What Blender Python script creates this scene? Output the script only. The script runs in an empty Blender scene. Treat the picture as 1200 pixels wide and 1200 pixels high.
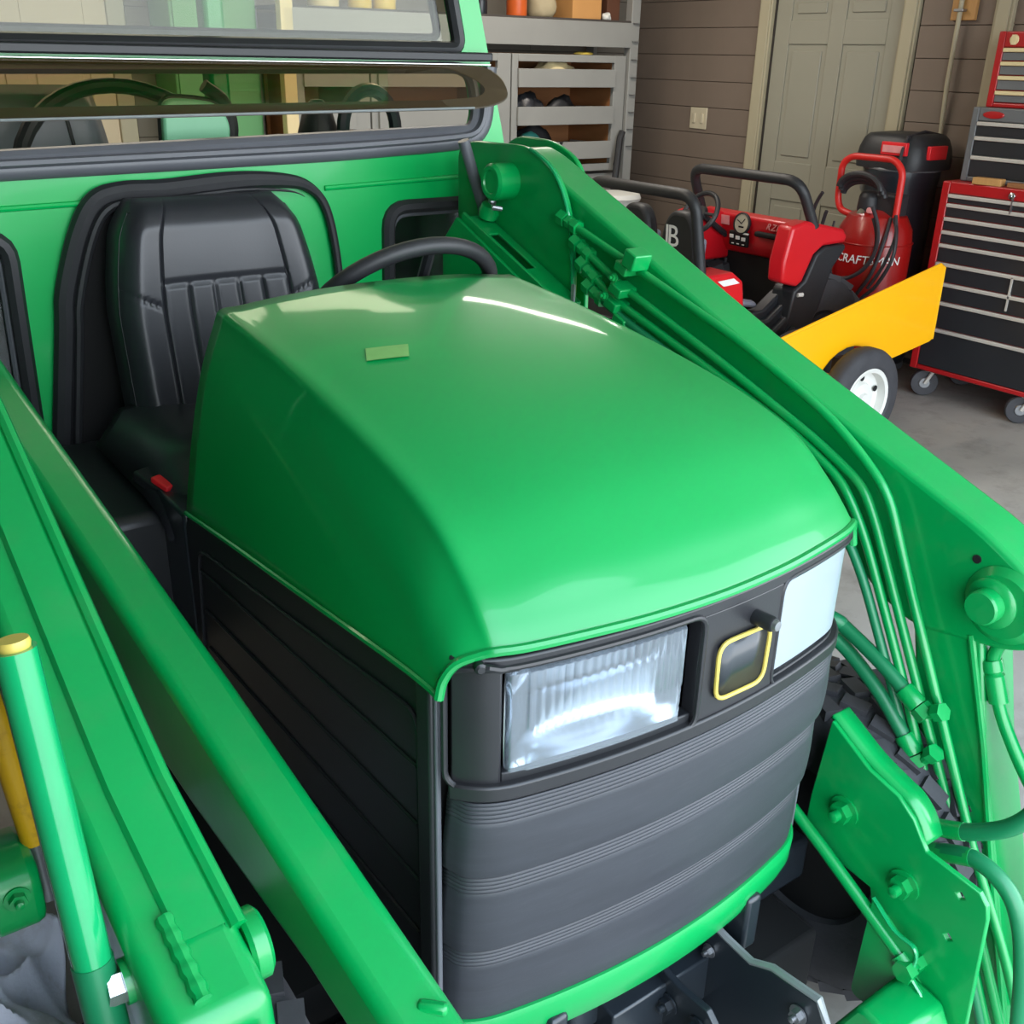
import bpy, bmesh, math, random
from math import sin, cos, pi, radians
from mathutils import Vector, Matrix, Euler
from mathutils.geometry import tessellate_polygon
from mathutils.bvhtree import BVHTree

random.seed(7)
SC = bpy.context.scene
COL = SC.collection

# ------------------------------------------------------------------ camera
CAM_POS = Vector((-0.805, -0.74, 1.6))
yaw, pitch, roll = radians(36.0), radians(24.0), radians(1.3)
fw = Vector((sin(yaw) * cos(pitch), cos(yaw) * cos(pitch), -sin(pitch)))
rt = Vector((cos(yaw), -sin(yaw), 0.0))
up = rt.cross(fw)
r2 = rt * cos(roll) + up * sin(roll)
u2 = up * cos(roll) - rt * sin(roll)
cam_d = bpy.data.cameras.new('camera')
cam_d.sensor_width = 36.0
cam_d.lens = 36.0
cam_d.clip_start = 0.02
cam = bpy.data.objects.new('camera', cam_d)
COL.objects.link(cam)
M = Matrix((r2, u2, -fw)).transposed().to_4x4()
M.translation = CAM_POS
cam.matrix_world = M
SC.camera = cam

# ------------------------------------------------------------------ world
world = bpy.data.worlds.new('world')
SC.world = world
world.use_nodes = True
nt = world.node_tree
nt.nodes.clear()
wo = nt.nodes.new('ShaderNodeOutputWorld')
bg = nt.nodes.new('ShaderNodeBackground')
tc = nt.nodes.new('ShaderNodeTexCoord')
sp = nt.nodes.new('ShaderNodeSeparateXYZ')
rp = nt.nodes.new('ShaderNodeValToRGB')
rp.color_ramp.elements[0].position = 0.0
rp.color_ramp.elements[0].color = (0.93, 0.97, 1.0, 1)
rp.color_ramp.elements[1].position = 0.8
rp.color_ramp.elements[1].color = (0.62, 0.80, 1.0, 1)
nt.links.new(tc.outputs['Generated'], sp.inputs[0])
nt.links.new(sp.outputs['Z'], rp.inputs[0])
nt.links.new(rp.outputs[0], bg.inputs[0])
bg.inputs[1].default_value = 6.9
nt.links.new(bg.outputs[0], wo.inputs[0])

# the open garage door lets the sky in; the portal only guides its sampling
pd = bpy.data.lights.new('door_portal', 'AREA')
pd.shape = 'RECTANGLE'
pd.size = 5.0
pd.size_y = 2.54
pd.cycles.is_portal = True
po = bpy.data.objects.new('door_portal', pd)
po.location = (1.5, -0.92, 1.27)
po.rotation_euler = (radians(90), 0, 0)
COL.objects.link(po)

# two ceiling lamps of the garage
def ceiling_lamp(x, y, w, sx, sy, col):
    d = bpy.data.lights.new('ceiling_lamp', 'AREA')
    d.shape = 'RECTANGLE'
    d.size, d.size_y = sx, sy
    d.energy = w
    d.color = col
    o = bpy.data.objects.new('ceiling_lamp', d)
    o.location = (x, y, 2.62)
    COL.objects.link(o)
ceiling_lamp(2.75, 3.75, 34, 1.9, 0.2, (1.0, 0.92, 0.82))
ceiling_lamp(0.4, 3.4, 32, 2.4, 0.5, (1.0, 0.88, 0.70))

SC.view_settings.view_transform = 'Standard'
SC.view_settings.look = 'None'
SC.view_settings.gamma = 1.0
SC.view_settings.use_curve_mapping = False
SC.view_settings.exposure = 0.0
SC.cycles.max_bounces = 10
SC.cycles.transparent_max_bounces = 16
SC.cycles.sample_clamp_indirect = 6.0
SC.cycles.caustics_reflective = False
SC.cycles.caustics_refractive = False
SC.cycles.use_denoising = True

# ------------------------------------------------------------------ materials
def lin(c):
    return tuple((v / 12.92) if v <= 0.04045 else ((v + 0.055) / 1.055) ** 2.4 for v in c)

def mat(name, rgb, rough=0.5, metal=0.0, coat=0.0, coat_rough=0.1, var=0.08, vscale=6.0,
        bump=0.0, bscale=80.0, trans=0.0, spec=0.5, stretch=(1, 1, 1), dirt=None, dirt_amt=0.0, ior=1.5):
    m = bpy.data.materials.new(name)
    m.use_nodes = True
    n = m.node_tree
    b = n.nodes['Principled BSDF']
    c = lin([v / 255.0 for v in rgb])
    b.inputs['Roughness'].default_value = rough
    b.inputs['Metallic'].default_value = metal
    b.inputs['Coat Weight'].default_value = coat
    b.inputs['Coat Roughness'].default_value = coat_rough
    b.inputs['Specular IOR Level'].default_value = spec
    b.inputs['Transmission Weight'].default_value = trans
    b.inputs['IOR'].default_value = ior
    t = n.nodes.new('ShaderNodeTexCoord')
    mp = n.nodes.new('ShaderNodeMapping')
    mp.inputs['Scale'].default_value = stretch
    n.links.new(t.outputs['Object'], mp.inputs[0])
    no = n.nodes.new('ShaderNodeTexNoise')
    no.inputs['Scale'].default_value = vscale
    no.inputs['Detail'].default_value = 5.0
    n.links.new(mp.outputs[0], no.inputs['Vector'])
    mr = n.nodes.new('ShaderNodeMapRange')
    mr.inputs['From Min'].default_value = 0.25
    mr.inputs['From Max'].default_value = 0.75
    mr.inputs['To Min'].default_value = 1.0 - var
    mr.inputs['To Max'].default_value = 1.0 + var
    n.links.new(no.outputs['Fac'], mr.inputs['Value'])
    mx = n.nodes.new('ShaderNodeMix')
    mx.data_type = 'RGBA'
    mx.blend_type = 'MULTIPLY'
    mx.inputs['Factor'].default_value = 1.0
    mx.inputs['A'].default_value = (*c, 1)
    n.links.new(mr.outputs[0], mx.inputs['B'])
    out = mx.outputs['Result']
    if dirt:
        n2 = n.nodes.new('ShaderNodeTexNoise')
        n2.inputs['Scale'].default_value = vscale * 2.7
        n2.inputs['Detail'].default_value = 8.0
        n2.inputs['Roughness'].default_value = 0.7
        n.links.new(mp.outputs[0], n2.inputs['Vector'])
        m2 = n.nodes.new('ShaderNodeMapRange')
        m2.inputs['From Min'].default_value = 0.50
        m2.inputs['From Max'].default_value = 0.72
        m2.inputs['To Max'].default_value = dirt_amt
        n.links.new(n2.outputs['Fac'], m2.inputs['Value'])
        x2 = n.nodes.new('ShaderNodeMix')
        x2.data_type = 'RGBA'
        n.links.new(m2.outputs[0], x2.inputs['Factor'])
        n.links.new(out, x2.inputs['A'])
        x2.inputs['B'].default_value = (*lin([v / 255.0 for v in dirt]), 1)
        out = x2.outputs['Result']
    n.links.new(out, b.inputs['Base Color'])
    if bump > 0:
        nb = n.nodes.new('ShaderNodeTexNoise')
        nb.inputs['Scale'].default_value = bscale
        nb.inputs['Detail'].default_value = 4.0
        n.links.new(mp.outputs[0], nb.inputs['Vector'])
        bp = n.nodes.new('ShaderNodeBump')
        bp.inputs['Strength'].default_value = bump
        bp.inputs['Distance'].default_value = 0.01
        n.links.new(nb.outputs['Fac'], bp.inputs['Height'])
        n.links.new(bp.outputs[0], b.inputs['Normal'])
    return m

def glass_mat(name, tint, gloss=0.10, rough=0.02):
    m = bpy.data.materials.new(name)
    m.use_nodes = True
    n = m.node_tree
    n.nodes.clear()
    o = n.nodes.new('ShaderNodeOutputMaterial')
    tr = n.nodes.new('ShaderNodeBsdfTransparent')
    tr.inputs[0].default_value = (*lin([v / 255.0 for v in tint]), 1)
    gl = n.nodes.new('ShaderNodeBsdfGlossy')
    gl.inputs['Roughness'].default_value = rough
    gl.inputs['Color'].default_value = (0.9, 0.9, 0.9, 1)
    fr = n.nodes.new('ShaderNodeLayerWeight')
    fr.inputs['Blend'].default_value = 0.5
    pw = n.nodes.new('ShaderNodeMath')
    pw.operation = 'POWER'
    pw.inputs[1].default_value = 3.0
    n.links.new(fr.outputs['Facing'], pw.inputs[0])
    ad = n.nodes.new('ShaderNodeMath')
    ad.operation = 'MULTIPLY_ADD'
    ad.inputs[1].default_value = gloss * 3
    ad.inputs[2].default_value = gloss * .4
    n.links.new(pw.outputs[0], ad.inputs[0])
    mx = n.nodes.new('ShaderNodeMixShader')
    n.links.new(ad.outputs[0], mx.inputs[0])
    n.links.new(tr.outputs[0], mx.inputs[1])
    n.links.new(gl.outputs[0], mx.inputs[2])
    n.links.new(mx.outputs[0], o.inputs[0])
    return m

GREEN = mat('tractor_green_paint', (0, 150, 74), 0.32, coat=0.35, coat_rough=0.12, var=0.04, vscale=2.5)
HOODG = mat('hood_green_paint', (0, 148, 72), 0.34, coat=0.32, coat_rough=0.05, var=0.04, vscale=2.0)
ARMG = mat('loader_green_paint', (0, 150, 74), 0.30, coat=0.3, coat_rough=0.15, var=0.06, vscale=5, bump=0.03, bscale=30,
           dirt=(120, 150, 110), dirt_amt=0.10)
CABG = mat('cab_green_paint', (0, 176, 86), 0.30, coat=0.4, coat_rough=0.08, var=0.03, vscale=2)
CYLG = mat('cylinder_green_paint', (20, 160, 96), 0.16, coat=1.0, coat_rough=0.08, var=0.06, vscale=20)
HOSEG = mat('green_hose_paint', (20, 120, 76), 0.42, coat=0.1, var=0.08, vscale=9)
BLACKP = mat('black_plastic', (30, 31, 34), 0.42, var=0.10, vscale=12, bump=0.02, bscale=220)
BEZEL = mat('grille_plastic', (36, 36, 39), 0.36, var=0.06, vscale=9, bump=0.015, bscale=300)
MESHB = mat('grille_screen_plastic', (50, 52, 58), 0.46, var=0.12, vscale=7, bump=0.05, bscale=160, stretch=(1, 1, 9),
            dirt=(100, 102, 106), dirt_amt=0.08)
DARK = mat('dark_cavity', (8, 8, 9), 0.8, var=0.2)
RUBBER = mat('black_rubber', (38, 39, 42), 0.50, var=0.12, vscale=14, bump=0.03)
GREYRUB = mat('grey_rubber_seal', (92, 94, 100), 0.38, var=0.08, vscale=10)
TYRE = mat('tyre_rubber', (60, 60, 64), 0.72, var=0.16, vscale=16, bump=0.08, bscale=90)
VINYL = mat('black_vinyl', (46, 47, 52), 0.33, var=0.06, vscale=10, bump=0.02, bscale=260)
CHROME = mat('steel_chrome', (200, 202, 205), 0.22, metal=1.0, var=0.04)
STEEL = mat('bare_steel', (150, 152, 155), 0.38, metal=0.9, var=0.08, vscale=15)
DSTEEL = mat('dark_painted_steel', (34, 40, 46), 0.32, coat=0.2, var=0.1, vscale=8)
EDGE = mat('worn_steel_edge', (140, 145, 146), 0.45, metal=0.3, var=0.1, vscale=20)
YELLOW = mat('yellow_trim_paint', (206, 184, 88), 0.40, var=0.05)
JDY = mat('yellow_wheel_paint', (205, 160, 20), 0.42, var=0.12, vscale=8, dirt=(90, 70, 30), dirt_amt=0.5)
CARTY = mat('cart_yellow_paint', (250, 180, 6), 0.40, coat=0.2, var=0.03, vscale=4)
LENS = mat('headlight_lens', (190, 204, 216), 0.10, trans=0.80, coat=0.6, coat_rough=0.05, var=0.06, vscale=22)
LENS2 = mat('headlight_lens_frosted', (150, 160, 168), 0.30, coat=0.3, var=0.05, vscale=5)
REFL = mat('headlight_reflector', (224, 228, 234), 0.18, metal=0.9, var=0.04)
RED = mat('toolbox_red_paint', (176, 26, 30), 0.36, coat=0.2, var=0.06, vscale=5)
UTVR = mat('vehicle_red_plastic', (206, 24, 36), 0.36, coat=0.15, var=0.05, vscale=6)
TANKR = mat('tank_red_paint', (150, 20, 18), 0.30, coat=0.3, var=0.14, vscale=5)
HANDR = mat('handle_red_paint', (206, 40, 36), 0.40, var=0.05)
DRAWB = mat('drawer_black', (38, 40, 44), 0.42, var=0.08, vscale=6)
ALU = mat('drawer_pull_aluminium', (196, 192, 184), 0.45, metal=0.15, var=0.05)
GREYM = mat('grey_chest_paint', (104, 106, 108), 0.45, var=0.06)
SHELF = mat('grey_shelf_paint', (146, 146, 142), 0.55, var=0.05, vscale=5)
SHELFD = mat('dark_shelf_deck', (70, 64, 60), 0.6, var=0.1)
PLY = mat('brown_plywood', (150, 100, 60), 0.65, var=0.12, vscale=5, stretch=(1, 1, 6))
SIDING = mat('taupe_painted_wall', (124, 110, 98), 0.72, var=0.07, vscale=4, bump=0.06, bscale=60)
WALLP = mat('grey_painted_wall', (120, 114, 104), 0.75, var=0.08, vscale=3, bump=0.05, bscale=50)
DARKW = mat('dark_stained_wall', (64, 58, 52), 0.8, var=0.1, vscale=3, bump=0.05, bscale=50)
CEIL = mat('ceiling_board', (222, 214, 198), 0.8, var=0.05)
CONC = mat('concrete', (150, 146, 140), 0.78, var=0.16, vscale=2.2, bump=0.10, bscale=40, dirt=(96, 90, 84), dirt_amt=0.45)
DRIVE = mat('concrete_driveway', (176, 172, 164), 0.8, var=0.1, vscale=1.5, bump=0.06, bscale=30)
DOORP = mat('sage_door_paint', (154, 152, 137), 0.50, var=0.03, vscale=3)
DOOR2 = mat('beige_door_paint', (206, 190, 160), 0.55, var=0.03, vscale=3)
CASING = mat('cream_casing_paint', (176, 168, 142), 0.52, var=0.05, vscale=5, stretch=(1, 1, .2))
IVORY = mat('ivory_plastic', (206, 196, 170), 0.45, var=0.03)
WOOD = mat('raw_wood', (186, 140, 84), 0.6, var=0.14, vscale=9, stretch=(1, 6, 1))
CARD = mat('cardboard', (206, 150, 88), 0.75, var=0.07, vscale=6)
WHITEP = mat('white_plastic', (222, 222, 216), 0.45, var=0.04)
TEAL = mat('teal_fabric', (60, 150, 140), 0.7, var=0.1)
CLOTH = mat('grey_blue_cloth', (222, 226, 240), 0.85, var=0.08, vscale=8, bump=0.10, bscale=140, dirt=(130, 112, 96), dirt_amt=0.3)
SMOKE = glass_mat('smoked_glass', (226, 216, 198), 0.12)
SMOKEB = mat('smoked_glass_border', (88, 80, 70), 0.30, coat=0.3, var=0.05)
CLEAR = glass_mat('clear_glass', (238, 242, 236), 0.06)
HAZYG = glass_mat('lower_window_glass', (170, 174, 178), 0.42, 0.18)
GREYIN = mat('grey_vinyl', (120, 124, 136), 0.45, var=0.06)
MINT = mat('mint_paint', (150, 226, 190), 0.35, var=0.04)
PGREEN = mat('pale_green_paint', (96, 160, 100), 0.5, var=0.05)
CREAM = mat('cream_label_paint', (226, 208, 160), 0.5, var=0.05)
PALEY = mat('yellow_plastic', (216, 186, 80), 0.42, var=0.06)
ORANGE = mat('orange_plastic', (210, 96, 40), 0.35, var=0.12, vscale=10)
BROWN = mat('brown_cardboard', (96, 58, 38), 0.7, var=0.1)
BEIGE = mat('beige_paper', (176, 162, 130), 0.7, var=0.12)
WHITE = mat('white_print', (232, 232, 230), 0.5, var=0.02)
PINKW = mat('faded_pink_print', (226, 150, 150), 0.5, var=0.1, vscale=30)
REDL = mat('red_label', (225, 36, 44), 0.45, var=0.04)
GAUGE = mat('gauge_face', (196, 190, 168), 0.4, var=0.08, vscale=30)
HOODREFL = mat('hood_reflection_green', (112, 172, 92), 0.4, var=0.08, vscale=40)
HOSEB = mat('black_hose', (44, 42, 46), 0.5, var=0.08)

# ------------------------------------------------------------------ mesh helpers
def box(bm, c, s, rot=None):
    m = Matrix.Translation(Vector(c))
    if rot is not None:
        m = m @ Euler(rot).to_matrix().to_4x4()
    m = m @ Matrix.Diagonal((s[0], s[1], s[2], 1))
    return bmesh.ops.create_cube(bm, size=1.0, matrix=m)['verts']

def bxx(bm, x0, x1, y0, y1, z0, z1):
    return box(bm, ((x0 + x1) / 2, (y0 + y1) / 2, (z0 + z1) / 2), (abs(x1 - x0), abs(y1 - y0), abs(z1 - z0)))

def ax3(axis, a, p):
    if axis == 0:
        return Vector((a, p[0], p[1]))
    if axis == 1:
        return Vector((p[0], a, p[1]))
    return Vector((p[0], p[1], a))

def prism(bm, pts, axis, a, b, holes=()):
    """Polygon in the plane across `axis`, extruded from a to b."""
    loops = [list(pts)] + [list(h) for h in holes]
    flat = [p for l in loops for p in l]
    A = [bm.verts.new(ax3(axis, a, p)) for p in flat]
    B = [bm.verts.new(ax3(axis, b, p)) for p in flat]
    if holes:
        for S in (A, B):
            k = 0
            ed = []
            for l in loops:
                n = len(l)
                ed += [bm.edges.new((S[k + q], S[k + (q + 1) % n])) for q in range(n)]
                k += n
            bmesh.ops.triangle_fill(bm, edges=ed, use_beauty=True, use_dissolve=False)
    else:
        bm.faces.new(A)
        bm.faces.new(list(reversed(B)))
    k = 0
    for l in loops:
        n = len(l)
        for i in range(n):
            j = (i + 1) % n
            bm.faces.new([A[k + i], B[k + i], B[k + j], A[k + j]])
        k += n
    bmesh.ops.recalc_face_normals(bm, faces=bm.faces[:])

def catmull(pts, n=6, closed=False):
    P = [Vector(p) for p in pts]
    out = []
    m = len(P)
    segs = m if closed else m - 1
    for i in range(segs):
        if closed:
            p0, p1, p2, p3 = P[(i - 1) % m], P[i], P[(i + 1) % m], P[(i + 2) % m]
        else:
            p1, p2 = P[i], P[i + 1]
            p0 = P[i - 1] if i > 0 else p1 * 2 - p2
            p3 = P[i + 2] if i + 2 < m else p2 * 2 - p1
        for k in range(n):
            t = k / n
            out.append(0.5 * ((2 * p1) + (p2 - p0) * t + (2 * p0 - 5 * p1 + 4 * p2 - p3) * t * t + (3 * p1 - p0 - 3 * p2 + p3) * t ** 3))
    if not closed:
        out.append(P[-1])
    return out

def fillet(pts, r, n=5, closed=False):
    """Round the corners of a polyline (2-D or 3-D)."""
    P = [Vector(p) for p in pts]
    out = []
    m = len(P)
    for i in range(m):
        if not closed and i in (0, m - 1):
            out.append(P[i])
            continue
        a, b, c = P[(i - 1) % m], P[i], P[(i + 1) % m]
        u, v = a - b, c - b
        d = min(r, u.length * 0.48, v.length * 0.48)
        s, e = b + u.normalized() * d, b + v.normalized() * d
        for k in range(n + 1):
            t = k / n
            out.append(s * (1 - t) ** 2 + b * 2 * t * (1 - t) + e * t * t)
    return out

def tube(bm, pts, r, n=10, closed=False, caps=True, radii=None):
    P = [Vector(p) for p in pts]
    m = len(P)
    rings = []
    nrm = None
    for i in range(m):
        a = P[(i - 1) % m] if (closed or i > 0) else P[i]
        b = P[(i + 1) % m] if (closed or i < m - 1) else P[i]
        t = (b - a).normalized()
        if nrm is None:
            nrm = t.orthogonal().normalized()
        else:
            nrm = (nrm - t * nrm.dot(t))
            if nrm.length < 1e-6:
                nrm = t.orthogonal()
            nrm.normalize()
        bi = t.cross(nrm)
        rr = radii[i] if radii else r
        rings.append([bm.verts.new(P[i] + nrm * (rr * cos(2 * pi * k / n)) + bi * (rr * sin(2 * pi * k / n))) for k in range(n)])
    for i in range(m if closed else m - 1):
        A, B = rings[i], rings[(i + 1) % m]
        off = 0
        if closed and i == m - 1:
            best = min(range(n), key=lambda o: (A[0].co - B[o].co).length)
            off = best
        for k in range(n):
            bm.faces.new([A[k], A[(k + 1) % n], B[(k + 1 + off) % n], B[(k + off) % n]])
    if caps and not closed:
        bm.faces.new(list(reversed(rings[0])))
        bm.faces.new(rings[-1])

def lathe(bm, prof, c, axis=(0, 0, 1), n=24):
    """prof: list of (radius, height along axis)."""
    ax = Vector(axis).normalized()
    e1 = ax.orthogonal().normalized()
    e2 = ax.cross(e1)
    c = Vector(c)
    rings = []
    for r, h in prof:
        if r < 1e-6:
            rings.append([bm.verts.new(c + ax * h)])
        else:
            rings.append([bm.verts.new(c + ax * h + (e1 * cos(2 * pi * k / n) + e2 * sin(2 * pi * k / n)) * r) for k in range(n)])
    for A, B in zip(rings, rings[1:]):
        for k in range(n):
            j = (k + 1) % n
            f = []
            if len(A) == 1 and len(B) == 1:
                continue
            if len(A) == 1:
                f = [A[0], B[j], B[k]]
            elif len(B) == 1:
                f = [A[k], A[j], B[0]]
            else:
                f = [A[k], A[j], B[j], B[k]]
            bm.faces.new(f)
    bmesh.ops.recalc_face_normals(bm, faces=bm.faces[:])

def grid(bm, rows, closed_u=False, flip=False):
    V = [[bm.verts.new(p) for p in row] for row in rows]
    for i in range(len(V) - 1):
        n = len(V[i])
        for j in range(n if closed_u else n - 1):
            k = (j + 1) % n
            f = [V[i][j], V[i][k], V[i + 1][k], V[i + 1][j]]
            bm.faces.new(list(reversed(f)) if flip else f)
    return V

def hexnut(bm, c, axis, r, h):
    lathe(bm, [(0, 0), (r, 0), (r, h), (0, h)], c, axis, 6)

def bolt(bm, c, axis, r):
    """Washer, hexagon nut and thread end, standing on c."""
    ax = Vector(axis).normalized()
    c = Vector(c)
    lathe(bm, [(0, 0), (r * 1.45, 0), (r * 1.45, r * .25), (0, r * .25)], c, axis, 16)
    hexnut(bm, c + ax * r * .25, axis, r, r * .85)
    lathe(bm, [(0, 0), (r * .5, 0), (r * .5, r * .7), (r * .35, r * .8), (0, r * .8)], c + ax * r * 1.1, axis, 12)

# ------------------------------------------------------------------ object helpers
def origin_of(p):
    v = Vector((0, 0, 0))
    while p is not None:
        v += p.location
        p = p.parent
    return v

def obj(name, bm, m, parent=None, smooth=35, bevel=0.0, seg=2, local=False, solid=0.0, sub=0):
    me = bpy.data.meshes.new(name)
    if parent is not None and not local:
        d = origin_of(parent)
        for v in bm.verts:
            v.co -= d
    bm.to_mesh(me)
    bm.free()
    me.materials.append(m)
    if smooth:
        for p in me.polygons:
            p.use_smooth = True
        me.set_sharp_from_angle(angle=radians(smooth))
    o = bpy.data.objects.new(name, me)
    COL.objects.link(o)
    if parent is not None:
        o.parent = parent
    if solid:
        s = o.modifiers.new('solid', 'SOLIDIFY')
        s.thickness = solid
    if bevel:
        b = o.modifiers.new('bevel', 'BEVEL')
        b.width = bevel
        b.segments = seg
        b.limit_method = 'ANGLE'
        b.angle_limit = radians(40)
        b.harden_normals = False
    if sub:
        s = o.modifiers.new('sub', 'SUBSURF')
        s.levels = s.render_levels = sub
    return o

def pieces(name, bm, m, parent=None, **k):
    """One object for every connected piece of bm."""
    seen, out = set(), []
    bm.verts.ensure_lookup_table()
    for v in bm.verts:
        if v in seen:
            continue
        st, comp = [v], []
        seen.add(v)
        while st:
            a = st.pop()
            comp.append(a)
            for e in a.link_edges:
                b = e.other_vert(a)
                if b not in seen:
                    seen.add(b)
                    st.append(b)
        nb_ = bmesh.new()
        mp = {a: nb_.verts.new(a.co) for a in comp}
        for f in {f for a in comp for f in a.link_faces}:
            nb_.faces.new([mp[a] for a in f.verts])
        out.append(nb_)
    bm.free()
    return [obj(name, b, m, parent, **k) for b in out]

def tag(o, label, cat=None, group=None, kind=None):
    if label:
        o['label'] = label
    if cat:
        o['category'] = cat
    if group:
        o['group'] = group
    if kind:
        o['kind'] = kind
    return o

def thing(name, label, cat, loc=(0, 0, 0), rotz=0.0, group=None):
    o = bpy.data.objects.new(name, None)
    o.empty_display_size = 0.05
    o.location = loc
    o.rotation_euler = (0, 0, rotz)
    COL.objects.link(o)
    return tag(o, label, cat, group)

def struct(name, bm, m, parent=None, **k):
    o = obj(name, bm, m, parent, **k)
    if parent is None:
        o['kind'] = 'structure'
    return o

def B():
    return bmesh.new()

def share(o, loc_delta, parent):
    c = o.copy()
    COL.objects.link(c)
    c.parent = parent
    c.location = o.location + Vector(loc_delta)
    return c

def text_bm(s, size, M4, depth=0.002, shear=0.0, space=1.0):
    cu = bpy.data.curves.new('text', 'FONT')
    cu.body = s
    cu.size = size
    cu.extrude = depth
    cu.align_x = 'CENTER'
    cu.align_y = 'CENTER'
    cu.shear = shear
    cu.space_character = space
    cu.resolution_u = 3
    o = bpy.data.objects.new('text', cu)
    COL.objects.link(o)
    dg = bpy.context.evaluated_depsgraph_get()
    me = bpy.data.meshes.new_from_object(o.evaluated_get(dg))
    bm = bmesh.new()
    bm.from_mesh(me)
    bm.transform(M4)
    bpy.data.objects.remove(o)
    bpy.data.curves.remove(cu)
    bpy.data.meshes.remove(me)
    return bm

def frame_matrix(o, ex, ey):
    ex, ey = Vector(ex).normalized(), Vector(ey).normalized()
    ez = ex.cross(ey).normalized()
    ey = ez.cross(ex)
    m = Matrix((ex, ey, ez)).transposed().to_4x4()
    m.translation = Vector(o)
    return m

# ================================================================== THE SETTING
XW, YR, XR, YF, ZC = 4.5, 5.25, -1.75, -0.9, 2.75
bm = B(); bxx(bm, XR - .2, XW + .2, YF, YR + .2, -.12, 0); struct('floor', bm, CONC, smooth=0)
bm = B(); bxx(bm, -14, 14, -22, YF, -.12, -.01); tag(struct('driveway_ground', bm, DRIVE, smooth=0), None, kind='structure')
bm = B(); bxx(bm, XR - .2, XW + .2, YF - .2, YR + .2, ZC, ZC + .12); struct('ceiling', bm, CEIL, smooth=0)
bm = B(); bxx(bm, XR - .2, XR, YF, YR, 0, ZC); struct('wall_right', bm, DARKW, smooth=0)
bm = B()
bxx(bm, XR - .2, -1.0, YF - .2, YF, 0, ZC)
bxx(bm, 4.0, XW + .2, YF - .2, YF, 0, ZC)
bxx(bm, -1.0, 4.0, YF - .2, YF, 2.55, ZC)
struct('wall_front', bm, WALLP, smooth=0)

# left wall with its courses of boards
DY0, DY1, DZ = 3.04, 3.96, 2.05      # door opening
bm = B()
bxx(bm, XW, XW + .2, YF, DY0, 0, ZC)
bxx(bm, XW, XW + .2, DY1, YR + .2, 0, ZC)
bxx(bm, XW, XW + .2, DY0, DY1, DZ, ZC)
wl = struct('wall_left', bm, DARKW, smooth=0)
def boards(parent, axis, fixed, spans, thick, m):
    for a, b in spans:
        first = None
        k = 0
        z = 0.035
        while z < ZC - .17:
            if first is None:
                bm = B()
                if axis == 0:
                    bxx(bm, fixed - thick, fixed - .0005, a, b, z, z + .157)
                else:
                    bxx(bm, a, b, fixed - thick, fixed - .0005, z, z + .157)
                first = obj('siding_board', bm, m, parent, smooth=0, bevel=.002, seg=1)
            else:
                c = share(first, (0, 0, 0), parent)
                c.location = first.location + Vector((0, 0, k * .16))
            k += 1
            z += .16
boards(wl, 0, XW, [(YF + .01, 2.93), (4.07, YR)], .014, SIDING)
bm = B(); bxx(bm, XR - .2, XW, YR, YR + .2, 0, ZC)
wr = struct('wall_rear', bm, DARKW, smooth=0)
boards(wr, 1, YR, [(XR, -.16), (.98, 3.6), (3.602, XW - .016)], .014, WALLP)

# six-panel door in the left wall
def panel_door(name, m, orient, a0, a1, fixed, z1):
    """orient 'x': door lies in a plane x = fixed, running along y."""
    root = bpy.data.objects.new(name, None)
    COL.objects.link(root)
    root['kind'] = 'structure'
    w = a1 - a0
    def slab(bm, u0, u1, z0, zz, d0, d1):
        if orient == 'x':
            bxx(bm, fixed + d0, fixed + d1, u0, u1, z0, zz)
        else:
            bxx(bm, u0, u1, fixed + d0, fixed + d1, z0, zz)
    bm = B(); slab(bm, a0, a1, 0.01, z1, .006, .04); obj('door_leaf', bm, m, root, smooth=0)
    st, mid = .115, .11
    c0, c1 = a0 + st, a1 - st
    cm = (c0 + c1) / 2
    rows = [(.22, .80), (1.03, 1.70), (1.83, z1 - .09)]
    bm = B()
    for u0, u1 in ((a0, c0), (cm - mid / 2, cm + mid / 2), (c1, a1)):
        slab(bm, u0, u1, .01, z1, -.004, .007)
    zs = [.01] + [v for r in rows for v in r] + [z1]
    for i in range(0, len(zs), 2):
        slab(bm, c0, cm - mid / 2, zs[i], zs[i + 1], -.004, .007)
        slab(bm, cm + mid / 2, c1, zs[i], zs[i + 1], -.004, .007)
    obj('door_frame_rails', bm, m, root, smooth=0, bevel=.004)
    for r0, r1 in rows:
        for u0, u1 in ((c0, cm - mid / 2), (cm + mid / 2, c1)):
            bm = B(); slab(bm, u0 + .035, u1 - .035, r0 + .035, r1 - .035, -.002, .007)
            obj('door_panel', bm, m, root, smooth=0, bevel=.012, seg=1)
    return root
d1 = panel_door('door_1', DOORP, 'x', DY0, DY1, XW + .02, DZ)
bm = B(); lathe(bm, [(0, 0), (.03, 0), (.03, .006), (.012, .01), (.012, .035), (.028, .045), (.03, .06), (.02, .072), (0, .074)], (XW + .016, DY0 + .065, .95), (-1, 0, 0), 20)
obj('door_knob', bm, STEEL, d1)
bm = B()
for u0, u1, z0, z1 in ((DY0 - .10, DY0, 0, DZ + .1), (DY1, DY1 + .10, 0, DZ + .1), (DY0, DY1, DZ, DZ + .1)):
    bxx(bm, XW - .032, XW, u0, u1, z0, z1)
    bxx(bm, XW - .042, XW - .03, u0 + .012, u1 - .012, z0, z1 - .012)
struct('trim_1', bm, CASING, smooth=0, bevel=.005)
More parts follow.
